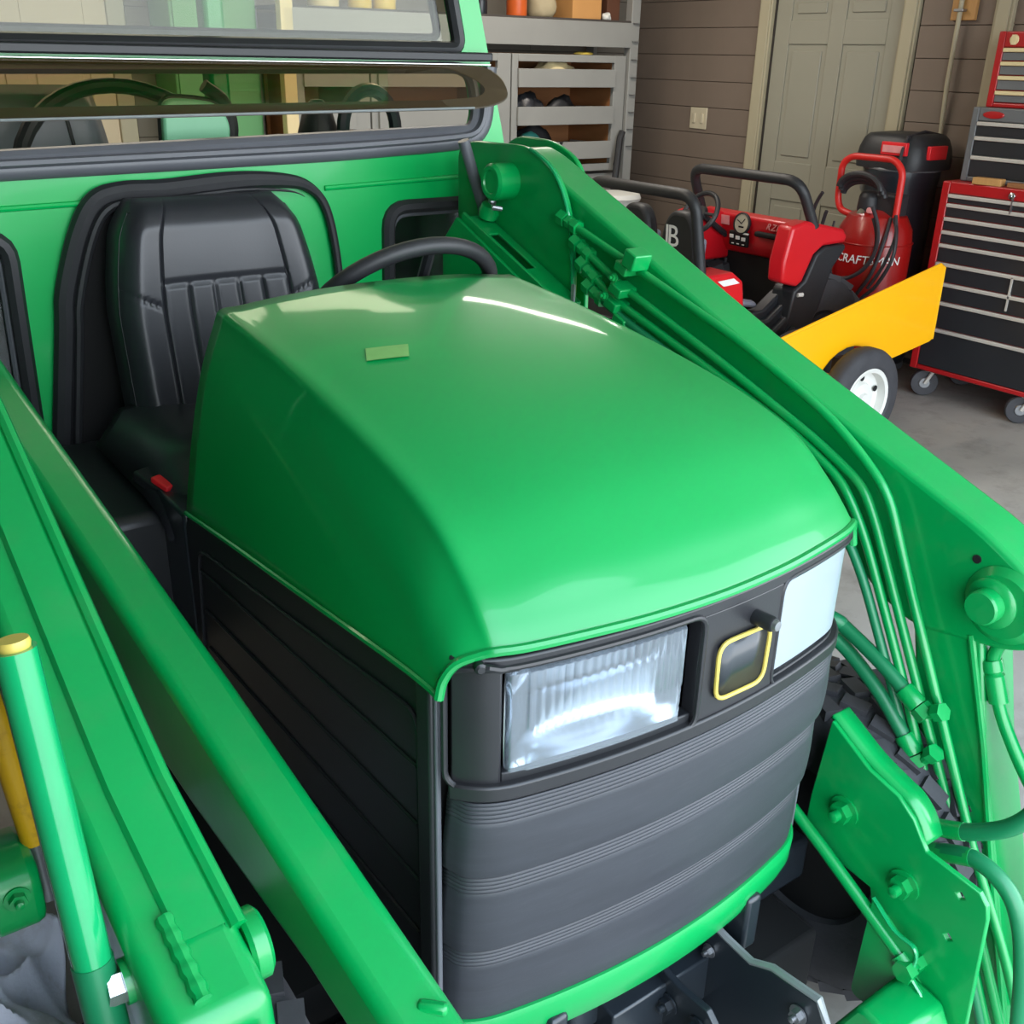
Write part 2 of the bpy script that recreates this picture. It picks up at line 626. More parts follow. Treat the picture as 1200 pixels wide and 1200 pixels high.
# beige door of the rear wall, seen through the cab window
d2 = panel_door('door_2', DOOR2, 'y', -.06, .88, YR - .03, 2.05)
bm = B()
for u0, u1, z0, z1 in ((-.15, -.06, 0, 2.14), (.88, .97, 0, 2.14), (-.06, .88, 2.05, 2.14)):
    bxx(bm, u0, u1, YR - .05, YR, z0, z1)
struct('trim_2', bm, CASING, smooth=0, bevel=.005)
# pale casing board right of the conduit
bm = B(); bxx(bm, XW - .04, XW, 2.40, 2.50, 0, 2.2); bxx(bm, XW - .05, XW - .04, 2.415, 2.485, 0, 2.2)
struct('trim_3', bm, CASING, smooth=0, bevel=.004)

# ================================================================== TRACTOR
TR = thing('compact_tractor', 'green compact tractor with black grille and two white headlights, filling the middle', 'tractor', (0, .9, 0))

# ---- hood: cross-sections from the back edge to the front lip
def hood_sections():
    # (y, bottom z, bottom y, crown z, [(x, dz) ...]) – right half, mirrored
    H = []
    #        y at crown   y at bottom   points (x, z)
    H.append((.735, .820, [(0, 1.264), (.10, 1.262), (.18, 1.256), (.240, 1.248), (.277, 1.218), (.300, 1.140), (.320, 1.030), (.336, .900)]))
    H.append((.560, .620, [(0, 1.248), (.10, 1.246), (.18, 1.240), (.243, 1.232), (.281, 1.203), (.303, 1.130), (.321, 1.035), (.336, .925)]))
    H.append((.380, .400, [(0, 1.224), (.10, 1.222), (.18, 1.216), (.247, 1.208), (.286, 1.182), (.306, 1.115), (.322, 1.035), (.336, .950)]))
    H.append((.210, .210, [(0, 1.192), (.10, 1.190), (.18, 1.185), (.250, 1.177), (.290, 1.153), (.311, 1.094), (.325, 1.032), (.336, .972)]))
    H.append((.095, .110, [(0, 1.156), (.10, 1.155), (.18, 1.151), (.252, 1.144), (.294, 1.122), (.315, 1.078), (.327, 1.028), (.336, .983)]))
    H.append((.020, .060, [(0, 1.110), (.10, 1.109), (.18, 1.107), (.252, 1.099), (.296, 1.082), (.318, 1.052), (.330, 1.020), (.337, .988)]))
    H.append((-.022, .030, [(0, 1.072), (.10, 1.072), (.18, 1.070), (.253, 1.066), (.298, 1.056), (.320, 1.038), (.332, 1.014), (.338, .990)]))
    H.append((-.048, .012, [(0, 1.046), (.10, 1.046), (.18, 1.046), (.253, 1.045), (.298, 1.041), (.321, 1.030), (.333, 1.011), (.339, .990)]))
    return H
def front_y(x, base=-.050):
    """Plan of the tractor's nose: bowed, with rounded corners."""
    a = abs(x)
    y = base + .42 * a * a
    if a > .25:
        y += ((a - .25) / .086) ** 3.0 * .034
    return y
def build_hood():
    H = hood_sections()
    nH = len(H)
    rows = []
    for i, (yc, yb, P) in enumerate(H):
        w = max(0.0, (i - 1) / (nH - 2)) ** 1.4       # how much of the nose's bow this section takes
        (x3, z3), (x4, z4) = P[3], P[4]
        k = min(1.0, (z3 - z4) / .03)
        P = P[:4] + [(x3 + (x4 - x3) * .70 + .003 * k, z4 + (z3 - z4) * .62 + .006 * k)] + P[4:]
        row = []
        for j, (x, z) in enumerate(P):
            f = j / (len(P) - 1)
            y = yc + (yb - yc) * f * f
            if w > 0:
                bow = front_y(x) - front_y(0)
                y = y * 1.0 + w * bow * (1 - f * f * .85)
            row.append(Vector((x, y, z)))
        full = [Vector((-p.x, p.y, p.z)) for p in reversed(row[1:])] + row
        rows.append(catmull(full, 5))
    cols = list(zip(*rows))
    dense = [catmull(c, 6) for c in cols]
    R = list(zip(*dense))
    return [list(r) for r in R]
HR = build_hood()
bm = B()
grid(bm, HR)
HOODTREE = BVHTree.FromBMesh(bm)
bmesh.ops.recalc_face_normals(bm, faces=bm.faces[:])
for f in bm.faces:
    if f.calc_center_median().z > 1.2 and f.normal.z < 0:
        bmesh.ops.reverse_faces(bm, faces=bm.faces[:])
        break
hood = obj('hood', bm, HOODG, TR, smooth=60, solid=.004)
lip = [Vector(p) for p in HR[-1]]
bm = B(); tube(bm, [p + Vector((0, -.001, -.002)) for p in lip], .0055, 8)
for s in (0, -1):
    edge = [Vector(r[s]) for r in HR]
    tube(bm, [p + Vector((0, 0, 0)) for p in edge], .004, 8)
obj('hood_lip', bm, HOODG, hood, local=False)
bm = B()
def hood_pt(ix, iy):
    return Vector(HR[iy][ix])
# pale patch: a painted reflection near the back, follows the hood surface
def hood_at(x, y):
    hit = HOODTREE.ray_cast(Vector((x, y, 2.0)), Vector((0, 0, -1)))
    return hit[0].z
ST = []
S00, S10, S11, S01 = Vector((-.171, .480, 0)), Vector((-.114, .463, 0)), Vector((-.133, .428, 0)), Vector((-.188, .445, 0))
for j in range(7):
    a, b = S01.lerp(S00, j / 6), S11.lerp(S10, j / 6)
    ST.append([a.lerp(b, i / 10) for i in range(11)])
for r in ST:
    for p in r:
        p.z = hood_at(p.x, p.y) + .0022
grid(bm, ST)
obj('hood_reflection', bm, HOODREFL, hood)

# ---- front surround, following the nose's plan
NX = [-.336 + .672 * i / 96 for i in range(97)]
def nose(x, off=0.0, base=-.050):
    """Point on the nose plan, moved outward by off."""
    y = front_y(x, base)
    e = .004
    ty = (front_y(x + e, base) - front_y(x - e, base)) / (2 * e)
    n = Vector((ty, -1)).normalized()
    return Vector((x + n.x * off, y + n.y * off))
def nose_band(bm, x0, x1, z0, z1, off0, off1, n=24, zslope=0.0, back=0.0):
    """Solid strip along the nose between x0 and x1; off0 inner face, off1 outer face."""
    rows = []
    for i in range(n + 1):
        x = x0 + (x1 - x0) * i / n
        a, b = nose(x, off0), nose(x, off1)
        rows.append([Vector((a.x, a.y + back, z0)), Vector((b.x, b.y + back, z0)), Vector((b.x, b.y + back, z1)), Vector((a.x, a.y + back, z1))])
    V = grid(bm, rows, closed_u=True)
    bm.faces.new(V[0][::-1])
    bm.faces.new(V[-1])
    bmesh.ops.recalc_face_normals(bm, faces=bm.faces[:])
Z_LIP, Z_BEZ = 1.030, .852
LX0, LX1 = -.282, -.024       # left headlight opening
RX0, RX1 = .122, .337         # right headlight opening
bm = B()
nose_band(bm, -.330, .337, 1.016, 1.034, -.03, -.006, 60)
nose_band(bm, -.330, .337, Z_BEZ, .873, -.03, -.002, 60)
nose_band(bm, -.330, LX0, .868, 1.020, -.03, -.010, 10)
nose_band(bm, LX1, RX0, .868, 1.020, -.03, -.006, 16)
bez = obj('grille_surround', bm, BEZEL, TR, bevel=.003, smooth=40)
# raised bead that frames the light recesses
bm = B()
def bead(x0, x1, z0, z1, off, r, rad=.022):
    P = fillet([(x0, z0, 0), (x1, z0, 0), (x1, z1, 0), (x0, z1, 0)], rad, 5, closed=True)
    Q = []
    L = len(P)
    for i in range(L):
        a, b = P[i], P[(i + 1) % L]
        k = max(1, int((b - a).length / .02))
        for t in range(k):
            Q.append(a.lerp(b, t / k))
    pts = []
    for p in Q:
        q = nose(max(-.334, min(.3375, p.x)), off)
        pts.append(Vector((q.x, q.y, p.y)))
    tube(bm, pts, r, 8, closed=True)
bead(-.333, LX1 + .004, .866, 1.022, -.006, .0038)
bead(RX0 - .002, RX1, .866, 1.022, -.007, .003)
pieces('recess_bead', bm, BEZEL, bez)
bm = B(); nose_band(bm, -.33, .33, .86, 1.03, -.075, -.06, 50)
obj('recess_back', bm, BLACKP, bez)
# recess floor sloping out below each lamp
bm = B()
nose_band(bm, LX0, LX1, .868, .884, -.07, -.012, 20)
nose_band(bm, RX0, RX1, .868, .876, -.07, -.012, 20)
pieces('recess_floor', bm, BLACKP, bez, bevel=.002)

def headlight(x0, x1, z0, z1, label, frosted):
    root = None
    bm = B()
    rows = []
    for j in range(21):
        fz = j / 20
        row = []
        for i in range(41):
            fx = i / 40
            e = min(1, min(fx, 1 - fx) * 7) * min(1, min(fz, 1 - fz) * 3.2)
            dd_ = max(0, 1 - ((fx - .5) / .5) ** 2) * max(0, 1 - ((fz - .5) / .5) ** 2)
            q = nose(x0 + (x1 - x0) * fx, -.020 - .012 * e - .024 * dd_)
            row.append(Vector((q.x, q.y, z0 + (z1 - z0) * fz)))
        rows.append(row)
    grid(bm, rows)
    bmesh.ops.recalc_face_normals(bm, faces=bm.faces[:])
    root = obj('headlight', bm, REFL, TR, smooth=60, solid=.003)
    root['label'] = label
    # lens with pressed flutes: vertical ones above, fine horizontal ones below
    bm = B()
    nx, nz = 150, 26
    rows = []
    for j in range(nz + 1):
        fz = j / nz
        row = []
        for i in range(nx + 1):
            fx = i / nx
            x = x0 + (x1 - x0) * fx
            o = -.012
            if not frosted:
                if fz > .42 and fx > .1:
                    o += .0022 * abs(sin(fx * 66))
                elif fz <= .42 and fx > .1:
                    o += .0014 * abs(sin(fz * 50))
            e = min(fx, 1 - fx) * (x1 - x0)
            ez = min(fz, 1 - fz) * (z1 - z0)
            d = min(e, ez)
            if d < .006:
                o -= .008 * (1 - d / .006) ** 2
            q = nose(x, o)
            row.append(Vector((q.x, q.y, z0 + (z1 - z0) * fz)))
        rows.append(row)
    V = grid(bm, rows)
    # side walls back to the reflector
    ring = V[0][:] + [V[k][-1] for k in range(1, nz + 1)] + V[-1][-2::-1] + [V[k][0] for k in range(nz - 1, 0, -1)]
    back = []
    for v in ring:
        q = nose(min(max(v.co.x, x0), x1), -.036)
        back.append(bm.verts.new(Vector((q.x, q.y, v.co.z))))
    for i in range(len(ring)):
        j = (i + 1) % len(ring)
        bm.faces.new([ring[i], ring[j], back[j], back[i]])
    bmesh.ops.recalc_face_normals(bm, faces=bm.faces[:])
    obj('lens', bm, LENS2 if frosted else LENS, root, smooth=50)
    # end wall of the lamp, a clear bluish block
    return root
headlight(-.276, -.040, .876, 1.013, 'fluted headlight with clear ribbed lens', False)
headlight(.126, .3345, .880, 1.016, 'smooth headlight with frosted white lens', True)

# yellow outlined badge plate and latch
bm = B()
P = fillet([(.004, .896, 0), (.093, .893, 0), (.096, .974, 0), (.002, .976, 0)], .02, 5, closed=True)
tube(bm, [Vector((nose(p.x, -.001).x, nose(p.x, -.001).y, p.y)) for p in P], .0029, 8, closed=True)
badge = obj('badge_frame', bm, YELLOW, TR)
badge['label'] = 'thin yellow rounded outline between the headlights'
bm = B()
rows = []
for j in range(2):
    rows.append([Vector((nose(x, -.004).x, nose(x, -.004).y, .897 + .076 * j)) for x in (.008, .03, .05, .07, .09)])
grid(bm, rows); obj('badge_plate', bm, DSTEEL, badge, solid=-.002)
q = nose(.068, -.006)
bm = B(); lathe(bm, [(0, -.01), (.010, -.01), (.010, .026), (.0085, .029), (0, .029)], (q.x, q.y, .990), (.05, -1, .05), 16)
latch = obj('hood_latch', bm, BLACKP, TR)
bm = B(); lathe(bm, [(0, .0285), (.0075, .0285), (.006, .034), (0, .0345)], (q.x, q.y, .990), (.05, -1, .05), 16)
obj('latch_tip', bm, STEEL, latch)
q = nose(-.290, -.012)
bm = B(); tube(bm, [(q.x - .022, q.y + .004, 1.026), (q.x - .012, q.y - .006, 1.027), (q.x, q.y - .008, 1.022), (q.x + .020, q.y - .010, 1.019), (q.x + .036, q.y - .010, 1.026)], .0045, 8)
lathe(bm, [(0, 0), (.0065, 0), (.0065, .008), (.004, .010), (0, .010)], (q.x - .018, q.y + .004, 1.027), (-.3, -1, 0), 12)
obj('hood_hinge_clip', bm, BLACKP, TR)

# ---- grille screen: three shingled bands with pressed grooves
bands = [(.852, .742), (.742, .618), (.618, .490)]
def recede(z):
    return (.852 - z) * .085
for bi, (zt, zb) in enumerate(bands):
    prof = []
    n = 0
    g = 5
    for k in range(g * 6 + 1):
        f = k / (g * 6)
        z = zt - .003 - .030 * f
        prof.append((z, -.006 + .0014 * abs(sin(f * pi * g)) + .001 * f))
    for k in range(1, 25):
        f = k / 24
        z = zt - .033 - (zt - .033 - zb) * f
        prof.append((z, -.004 + .005 * sin(f * pi * .62) + .0004 * (k % 2)))
    prof.append((zb, -.016))
    xs = [-.334 + .668 * i / 110 for i in range(111)]
    rows = []
    for z, o in prof:
        row = []
        for x in xs:
            fo = min(1, (x + .334) / .02, (.334 - x) / .02)
            q = nose(x, o - (1 - fo) * .012)
            row.append(Vector((q.x, q.y + recede(z), z)))
        rows.append(row)
    bm = B(); grid(bm, rows)
    bmesh.ops.recalc_face_normals(bm, faces=bm.faces[:])
    obj('grille_band', bm, MESHB, TR, smooth=50, solid=.006)
# dark corner post left and right of the screen
bm = B()
for s in (-1, 1):
    bxx(bm, s * .338, s * .322, .045, .075, .47, .985)
pieces('corner_post', bm, BLACKP, TR, bevel=.004)
# dark radiator box behind the screen
bm = B(); bxx(bm, -.30, .30, .16, 1.2, .10, .42); bxx(bm, -.46, .46, .34, 1.1, .02, .30); obj('sump_shade_block', bm, DARK, TR, smooth=0)  # engine sump, widened into a near-black block for the shadow underneath
bm = B(); bxx(bm, -.315, .315, .06, .75, .36, .86); bxx(bm, -.30, .30, .05, .7, .86, 1.0)
obj('radiator_housing', bm, DARK, TR, smooth=0)
# ---- green lower band
bm = B()
rows = []
for z, o in [(.496, -.006), (.494, .005), (.486, .009), (.452, .010), (.428, .004), (.422, -.012)]:
    rows.append([Vector((nose(x, o).x, nose(x, o).y + recede(z), z)) for x in NX])
grid(bm, rows)
bmesh.ops.recalc_face_normals(bm, faces=bm.faces[:])
obj('lower_grille_band', bm, GREEN, TR, smooth=50, solid=.004)

# ---- black side panels with a pressed recess
for s in (-1, 1):
    bm = B()
    top = [(.055, .985), (.21, .968), (.40, .948), (.62, .923), (.83, .896)]
    prism(bm, [(.055, .43), *top, (.86, .86), (.90, .50)], 0, s * .318, s * .327)
    sp_ = obj('side_panel', bm, BLACKP, TR, bevel=.003, smooth=30)
    sp_['label'] = 'black perforated engine side panel'
    bm = B()
    P = fillet([(.085, .52), (.085, .93), (.40, .89), (.80, .84), (.84, .55), (.40, .50)], .03, 4, closed=True)
    tube(bm, [Vector((s * .328, p.x, p.y)) for p in P], .004, 8, closed=True)
    for k in range(4):
        tube(bm, [(s * .328, .09, .60 + .085 * k), (s * .328, .80, .575 + .075 * k)], .003, 6)
    pieces('panel_rib', bm, BLACKP, sp_)
    bm = B(); bxx(bm, s * .326, s * .333, .040, .062, .43, .978)
    obj('edge_strip', bm, GREYRUB, sp_, bevel=.002)

# ---- frame, axle, wheels
bm = B()
for s in (-1, 1):
    bxx(bm, s * .20, s * .17, -.02, 2.0, .36, .46)
bxx(bm, -.2, .2, .04, .10, .36, .46)
bxx(bm, -.22, .22, .5, 1.9, .28, .62)
bxx(bm, -.33, .33, .86, 1.0, .40, .88)
obj('chassis_frame', bm, DSTEEL, TR, bevel=.006)
bm = B(); bxx(bm, -.48, .48, .10, .17, .25, .34); box(bm, (0, .135, .33), (.2, .16, .1))
obj('front_axle', bm, DSTEEL, TR, bevel=.01)
def wheel(name, parent, c, R, w, rim, rimm, treads, label=None, side=1, lug=.02):
    """Tyre with tread blocks; the wheel turns about X."""
    c = Vector(c)
    bm = B()
    hw = w / 2
    prof = [(rim * .98, -hw * .72), (rim * 1.05, -hw * .9), (R * .80, -hw * 1.02), (R * .92, -hw * .97), (R * .975, -hw * .80),
            (R * .985, 0), (R * .975, hw * .80), (R * .92, hw * .97), (R * .80, hw * 1.02), (rim * 1.05, hw * .9), (rim * .98, hw * .72)]
    lathe(bm, prof, c, (1, 0, 0), 48)
    t = obj(name, bm, TYRE, parent, smooth=50)
    if label:
        t['label'] = label
    bm = B()
    cols = 5
    for k in range(treads):
        for q in range(cols):
            a = 2 * pi * (k + (.5 if q % 2 else 0)) / treads
            x = (q - (cols - 1) / 2) * w * .19
            rr = R * (1.0 - .018 * abs(q - 2) ** 1.5 * .6)
            m4 = Matrix.Translation(c) @ Matrix.Rotation(a, 4, 'X') @ Matrix.Translation((x, 0, rr - .004)) @ Matrix.Rotation(.35 * (1 if q % 2 else -1), 4, 'Z')
            bmesh.ops.create_cube(bm, size=1, matrix=m4 @ Matrix.Diagonal((w * .155, 2 * pi * R / treads * .74, lug, 1)))
    o = obj('tread_blocks', bm, TYRE, t, smooth=0)
    bm = B()
    lathe(bm, [(rim, -hw * .75), (rim * .95, -hw * .72), (rim * .9, -hw * .3), (rim * .9, hw * .3), (rim * .95, hw * .72), (rim, hw * .75)], c, (1, 0, 0), 36)
    lathe(bm, [(rim * .92, side * hw * .15), (rim * .55, side * hw * .05), (rim * .5, side * hw * .35), (rim * .2, side * hw * .4), (rim * .2, side * hw * .6), (0, side * hw * .6)], c, (1, 0, 0), 36)
    r = obj('rim', bm, rimm, t, smooth=40)
    bm = B(); lathe(bm, [(0, -side * hw * .80), (rim * 1.03, -side * hw * .80), (rim * 1.03, -side * hw * .72), (0, -side * hw * .72)], c, (1, 0, 0), 32); obj('brake_backing', bm, DARK, t)
    bm = B()
    for k in range(6):
        a = 2 * pi * k / 6
        hexnut(bm, c + Vector((side * hw * .34, cos(a) * rim * .36, sin(a) * rim * .36)), (side, 0, 0), rim * .05, .012)
    obj('wheel_nut', bm, STEEL, r)
    return t
wheel('front_wheel', TR, (.585, .135, .30), .298, .20, .15, JDY, 30, side=1)
wheel('front_wheel', TR, (-.585, .135, .30), .298, .20, .15, JDY, 30, side=-1)
wheel('rear_wheel', TR, (1.0, 1.98, .52), .52, .30, .30, JDY, 22, side=1, lug=.05)
wheel('rear_wheel', TR, (-1.0, 1.98, .52), .52, .30, .30, JDY, 22, side=-1, lug=.05)

# ---- weight bracket plates under the nose
def bracket_plate(x, pts, name):
    bm = B(); prism(bm, pts, 0, x - .006, x + .006)
    o = obj(name, bm, DSTEEL, TR, bevel=.002, smooth=30)
    return o
bp = bracket_plate(.15, [(.10, .40), (-.005, .385), (-.055, .382), (-.092, .404), (-.173, .418), (-.19, .39), (-.19, .20), (.10, .20)], 'weight_bracket')
bm = B()
tube(bm, [(.15, .10, .402), (.15, -.005, .387), (.15, -.055, .384), (.15, -.092, .406), (.15, -.173, .420), (.15, -.191, .39), (.15, -.191, .20)], .0062, 6)
obj('bright_edge', bm, EDGE, bp)
for b_ in (((.143, -.15, .375), .010), ((.143, .02, .345), .008)):
    bm = B(); bolt(bm, b_[0], (-1, 0, 0), b_[1]); obj('bracket_bolt', bm, STEEL, bp)
bp = bracket_plate(.06, [(.10, .36), (.0, .345), (-.06, .352), (-.085, .33), (-.085, .18), (.1, .18)], 'weight_bracket')
for b_ in ((.053, -.05, .31), (.053, .01, .30), (.053, -.05, .25)):
    bm = B(); bolt(bm, b_, (-1, 0, 0), .012); obj('bracket_bolt', bm, DSTEEL, bp)
bm = B(); bxx(bm, -.43, .43, .02, .33, .04, .22); obj('front_shade_block', bm, DARK, TR, bevel=.01)  # added near-black block standing in for the shadow between the front wheels
bm = B(); bxx(bm, -.05, .16, .02, .10, .24, .33); obj('weight_bracket_spacer', bm, DSTEEL, TR, bevel=.004)

# ---- operator station: floor, fender, dash, seat, steering wheel
bm = B()
bxx(bm, -.42, .42, .98, 1.44, .56, .62)
bxx(bm, -.48, -.30, .98, 1.44, .56, .84)
bxx(bm, .30, .48, .98, 1.44, .56, .84)
obj('operator_platform', bm, BLACKP, TR, bevel=.02)
bm = B()
prism(bm, fillet([(.79, .62), (.80, 1.10), (.86, 1.16), (.95, 1.12), (1.0, .62)], .03, 4, closed=True), 0, -.17, .25)
obj('dash_cowl', bm, BLACKP, TR, bevel=.012)

SX, SY = -.045, 1.345
def seat_half_w(z):
    if z < 1.10:
        return .222
    f = (z - 1.10) / .23
    return .222 - .048 * f ** 1.5
seat = None
def seat_surface(u, v):
    """u in -1..1 across, v in 0..1 up; returns front-face point."""
    z0, z1 = .80, 1.325
    z = z0 + (z1 - z0) * v
    hw = seat_half_w(z)
    if v > .86:
        f = (v - .86) / .14
        hw *= 1 - .16 * f * f
    x = SX + u * hw
    lean = .10 * v                       # leans back going up
    d = .062
    au = abs(u)
    # side bolsters
    d += .010 * math.exp(-((au - .82) / .26) ** 2)
    # recessed pleated insert
    if au < .60 and v < .70:
        d -= .008
        g = ((u + .6) / 1.2 * 5) % 1.0
        d += .008 * (1 - abs(2 * g - 1) ** 8)
    # seam grooves
    d -= .006 * math.exp(-((au - .62) / .010) ** 2)
    if au < .62:
        d -= .006 * math.exp(-((v - .705) / .007) ** 2)
    if au > .62:
        vs = .62 + .20 * (au - .62)
        d -= .005 * math.exp(-((v - vs) / .006) ** 2)
    e = max(0, (au - .80) / .20)
    d *= math.sqrt(max(0.02, 1 - e * e))
    e2 = max(0, (v - .90) / .10)
    d *= math.sqrt(max(0.03, 1 - e2 * e2))
    return Vector((x, SY - .03 + lean - d, z))
bm = B()
NU, NV = 110, 90
rows = [[seat_surface(-1 + 2 * i / NU, j / NV) for i in range(NU + 1)] for j in range(NV + 1)]
V = grid(bm, rows)
ring = V[0][:] + [V[k][-1] for k in range(1, NV + 1)] + V[-1][-2::-1] + [V[k][0] for k in range(NV - 1, 0, -1)]
back = [bm.verts.new(v.co + Vector((0, .055, -.004))) for v in ring]
for i in range(len(ring)):
    j = (i + 1) % len(ring)
    bm.faces.new([ring[i], ring[j], back[j], back[i]])
bm.faces.new(back[::-1])
bmesh.ops.recalc_face_normals(bm, faces=bm.faces[:])
seat = obj('seat', bm, VINYL, TR, smooth=50)
seat['label'] = 'black vinyl operator seat with pleated back'
bm = B()
def seam(path, off=.003, r=.0022):
    tube(bm, [seat_surface(u, v) + Vector((0, -off, 0)) for u, v in path], r, 6)
for s in (-1, 1):
    seam([(s * .62, v / 30) for v in range(0, 30)], -.002, .0018)
    seam([(s * (.63 + .33 * k / 10), .622 + .20 * .33 * k / 10) for k in range(11)], -.002, .0018)
edge = [seat_surface(-.97, v / 30) for v in range(0, 28)] + [seat_surface(-.97 + 1.94 * k / 24, .955) for k in range(25)] + [seat_surface(.97, v / 30) for v in range(27, -1, -1)]
tube(bm, [p + Vector((0, .008, 0)) for p in edge], .0035, 6)
obj('seam_piping', bm, RUBBER, seat)
bm = B()
rows = []
for j in range(13):
    f = j / 12
    y = 1.33 - .36 * f
    row = []
    for i in range(21):
        u = -1 + i / 10
        z = .835 + .03 * (abs(u) ** 2.2) - .05 * max(0, (f - .8) / .2) ** 2 - (.05 * max(0, (abs(u) - .85) / .15) ** 2)
        row.append(Vector((SX + u * .225, y, z)))
    rows.append(row)
grid(bm, rows)
bmesh.ops.recalc_face_normals(bm, faces=bm.faces[:])
obj('seat_cushion', bm, VINYL, seat, smooth=60, solid=-.09)
bm = B(); box(bm, (-.318, .995, .888), (.020, .045, .012), (.25, 0, .35))
bk = obj('belt_buckle', bm, REDL, seat, bevel=.003)
bk['label'] = 'red seat belt release button'
bm = B(); box(bm, (-.318, 1.02, .872), (.034, .11, .024), (.25, 0, .35)); obj('buckle_body', bm, BLACKP, seat, bevel=.005)

SW = Vector((.105, .88, 1.168))
e1, e2 = Vector((1, 0, 0)), Vector((0, -cos(.85), sin(.85)))
bm = B(); tube(bm, [SW + (e1 * cos(2 * pi * k / 48) + e2 * sin(2 * pi * k / 48)) * .185 for k in range(48)], .0145, 12, closed=True)
sw = obj('steering_wheel', bm, RUBBER, TR)
nx_ = e1.cross(e2)
if nx_.z < 0:
    nx_ = -nx_
bm = B()
lathe(bm, [(0, -.02), (.045, -.02), (.05, 0), (.04, .016), (0, .02)], SW - nx_ * .03, nx_, 24)
for a in (radians(90), radians(210), radians(330)):
    d = e1 * cos(a) + e2 * sin(a)
    tube(bm, [SW - nx_ * .03 + d * .03, SW - nx_ * .02 + d * .10, SW + d * .18], .010, 8)
tube(bm, [SW - nx_ * .03, SW - nx_ * .22], .022, 12)
obj('steering_hub', bm, BLACKP, sw)

# ================================================================== CAB behind the seat
CB = thing('tractor_cab', 'green cab wall with black rubber window seals and smoked glass flap behind the seat', 'cab', (0, 1.55, 0))
YW = 1.50
bm = B()
SILL = lambda x: 1.384 + .031 * x
outer = [(-.80, .45), (.80, .45), (.795, 1.00), (.775, 1.385), (.762, 1.44), (.655, 1.86), (.62, 1.99), (-.62, 1.99), (-.80, 1.385)]
slit = fillet([(-.72, 1.395), (.675, 1.432), (.690, 1.470), (.672, 1.572), (-.70, 1.560)], .05, 5, closed=True)
topw = fillet([(-.66, 1.604), (.640, 1.612), (.575, 1.90), (-.57, 1.90)], .03, 5, closed=True)
rwin = fillet([(.425, .95), (.70, .95), (.70, 1.262), (.432, 1.262)], .05, 5, closed=True)
lwin = fillet([(-.70, .80), (-.425, .80), (-.415, 1.258), (-.70, 1.262)], .05, 5, closed=True)
hole = lambda L: [(p.x, p.y) for p in L]
prism(bm, outer, 1, YW, YW + .035, holes=[hole([Vector((a[0], a[1])) for a in L]) for L in (slit, topw, rwin, lwin)])
wall = obj('cab_wall', bm, CABG, CB, smooth=30)
# pressed swage line across the wall
bm = B()
for pts in ([(-.79, 1.302), (-.50, 1.307), (-.245, 1.311)], [(.27, 1.314), (.55, 1.322), (.74, 1.327)]):
    tube(bm, [(x, YW - .001, z) for x, z in pts], .006, 8)
pieces('swage_line', bm, CABG, wall)
# sill seal: wide grey and black rubber strip under the slit window
bm = B()
rows = []
SP = []
for p in fillet([(-.78, 1.373, 0), (.30, 1.391, 0), (.58, 1.402, 0), (.708, 1.412, 0), (.722, 1.575, 0)], .075, 8):
    SP.append(p)
Q_ = []
for a, b in zip(SP, SP[1:]):
    k = max(1, int((b - a).length / .03))
    Q_ += [a.lerp(b, t / k) for t in range(k)]
SP = Q_ + [SP[-1]]
for j, (dz, dy) in enumerate([(-.020, .0), (-.018, -.010), (-.004, -.018), (.004, -.016), (.010, -.024), (.018, -.022), (.022, -.004)]):
    row = []
    for i, p in enumerate(SP):
        t = (SP[min(i + 1, len(SP) - 1)] - SP[max(i - 1, 0)]).normalized()
        row.append(Vector((p.x - t.y * dz, YW + dy, p.y + t.x * dz)))
    rows.append(row)
grid(bm, rows)
bmesh.ops.recalc_face_normals(bm, faces=bm.faces[:])
obj('sill_seal', bm, GREYRUB, CB, smooth=60)
def seal(L, r, m, name, y=YW - .004, rr=None):
    bm = B()
    P = []
    n = len(L)
    for i in range(n):
        a, b = Vector(L[i][:2]), Vector(L[(i + 1) % n][:2])
        k = max(1, int((b - a).length / .06))
        for t in range(k):
            P.append(a.lerp(b, t / k))
    tube(bm, [Vector((p.x, y, p.y)) for p in P], r, 8, closed=True)
    return obj(name, bm, m, CB)
seal(slit, .014, GREYRUB, 'window_seal', YW + .004)
seal(topw, .017, BLACKP, 'window_seal', YW)
seal(rwin, .017, RUBBER, 'window_seal')
seal(lwin, .017, RUBBER, 'window_seal')
for L in (rwin, lwin):
    cx_ = sum(p.x for p in L) / len(L); cz_ = sum(p.y for p in L) / len(L)
    seal([Vector((cx_ + (p.x - cx_) * .87, cz_ + (p.y - cz_) * .88, 0)) for p in L], .008, GREYRUB, 'inner_seal', YW + .010)
def pane(L, m, y, name='window_pane'):
    bm = B(); prism(bm, [(p[0], p[1]) for p in L], 1, y, y + .004)
    return obj(name, bm, m, CB, smooth=0)
pane(topw, CLEAR, YW + .02)
pane(rwin, HAZYG, YW + .02)
pane(lwin, HAZYG, YW + .02)
for a, b in ((.40, .745), (-.745, -.39)):
    bm = B(); bxx(bm, a, b, YW + .10, YW + .115, .80, 1.30); obj('inner_lining', bm, GREYM, CB, bevel=.006)
# inner black frame seen through the top pane
bm = B()
for a, b in zip(topw, topw[1:] + topw[:1]):
    pass
P = [Vector((p.x * .955, YW + .05, 1.60 + (p.y - 1.60) * .93 + .022)) for p in topw]
tube(bm, P, .011, 6, closed=True)
obj('inner_frame', bm, RUBBER, CB)
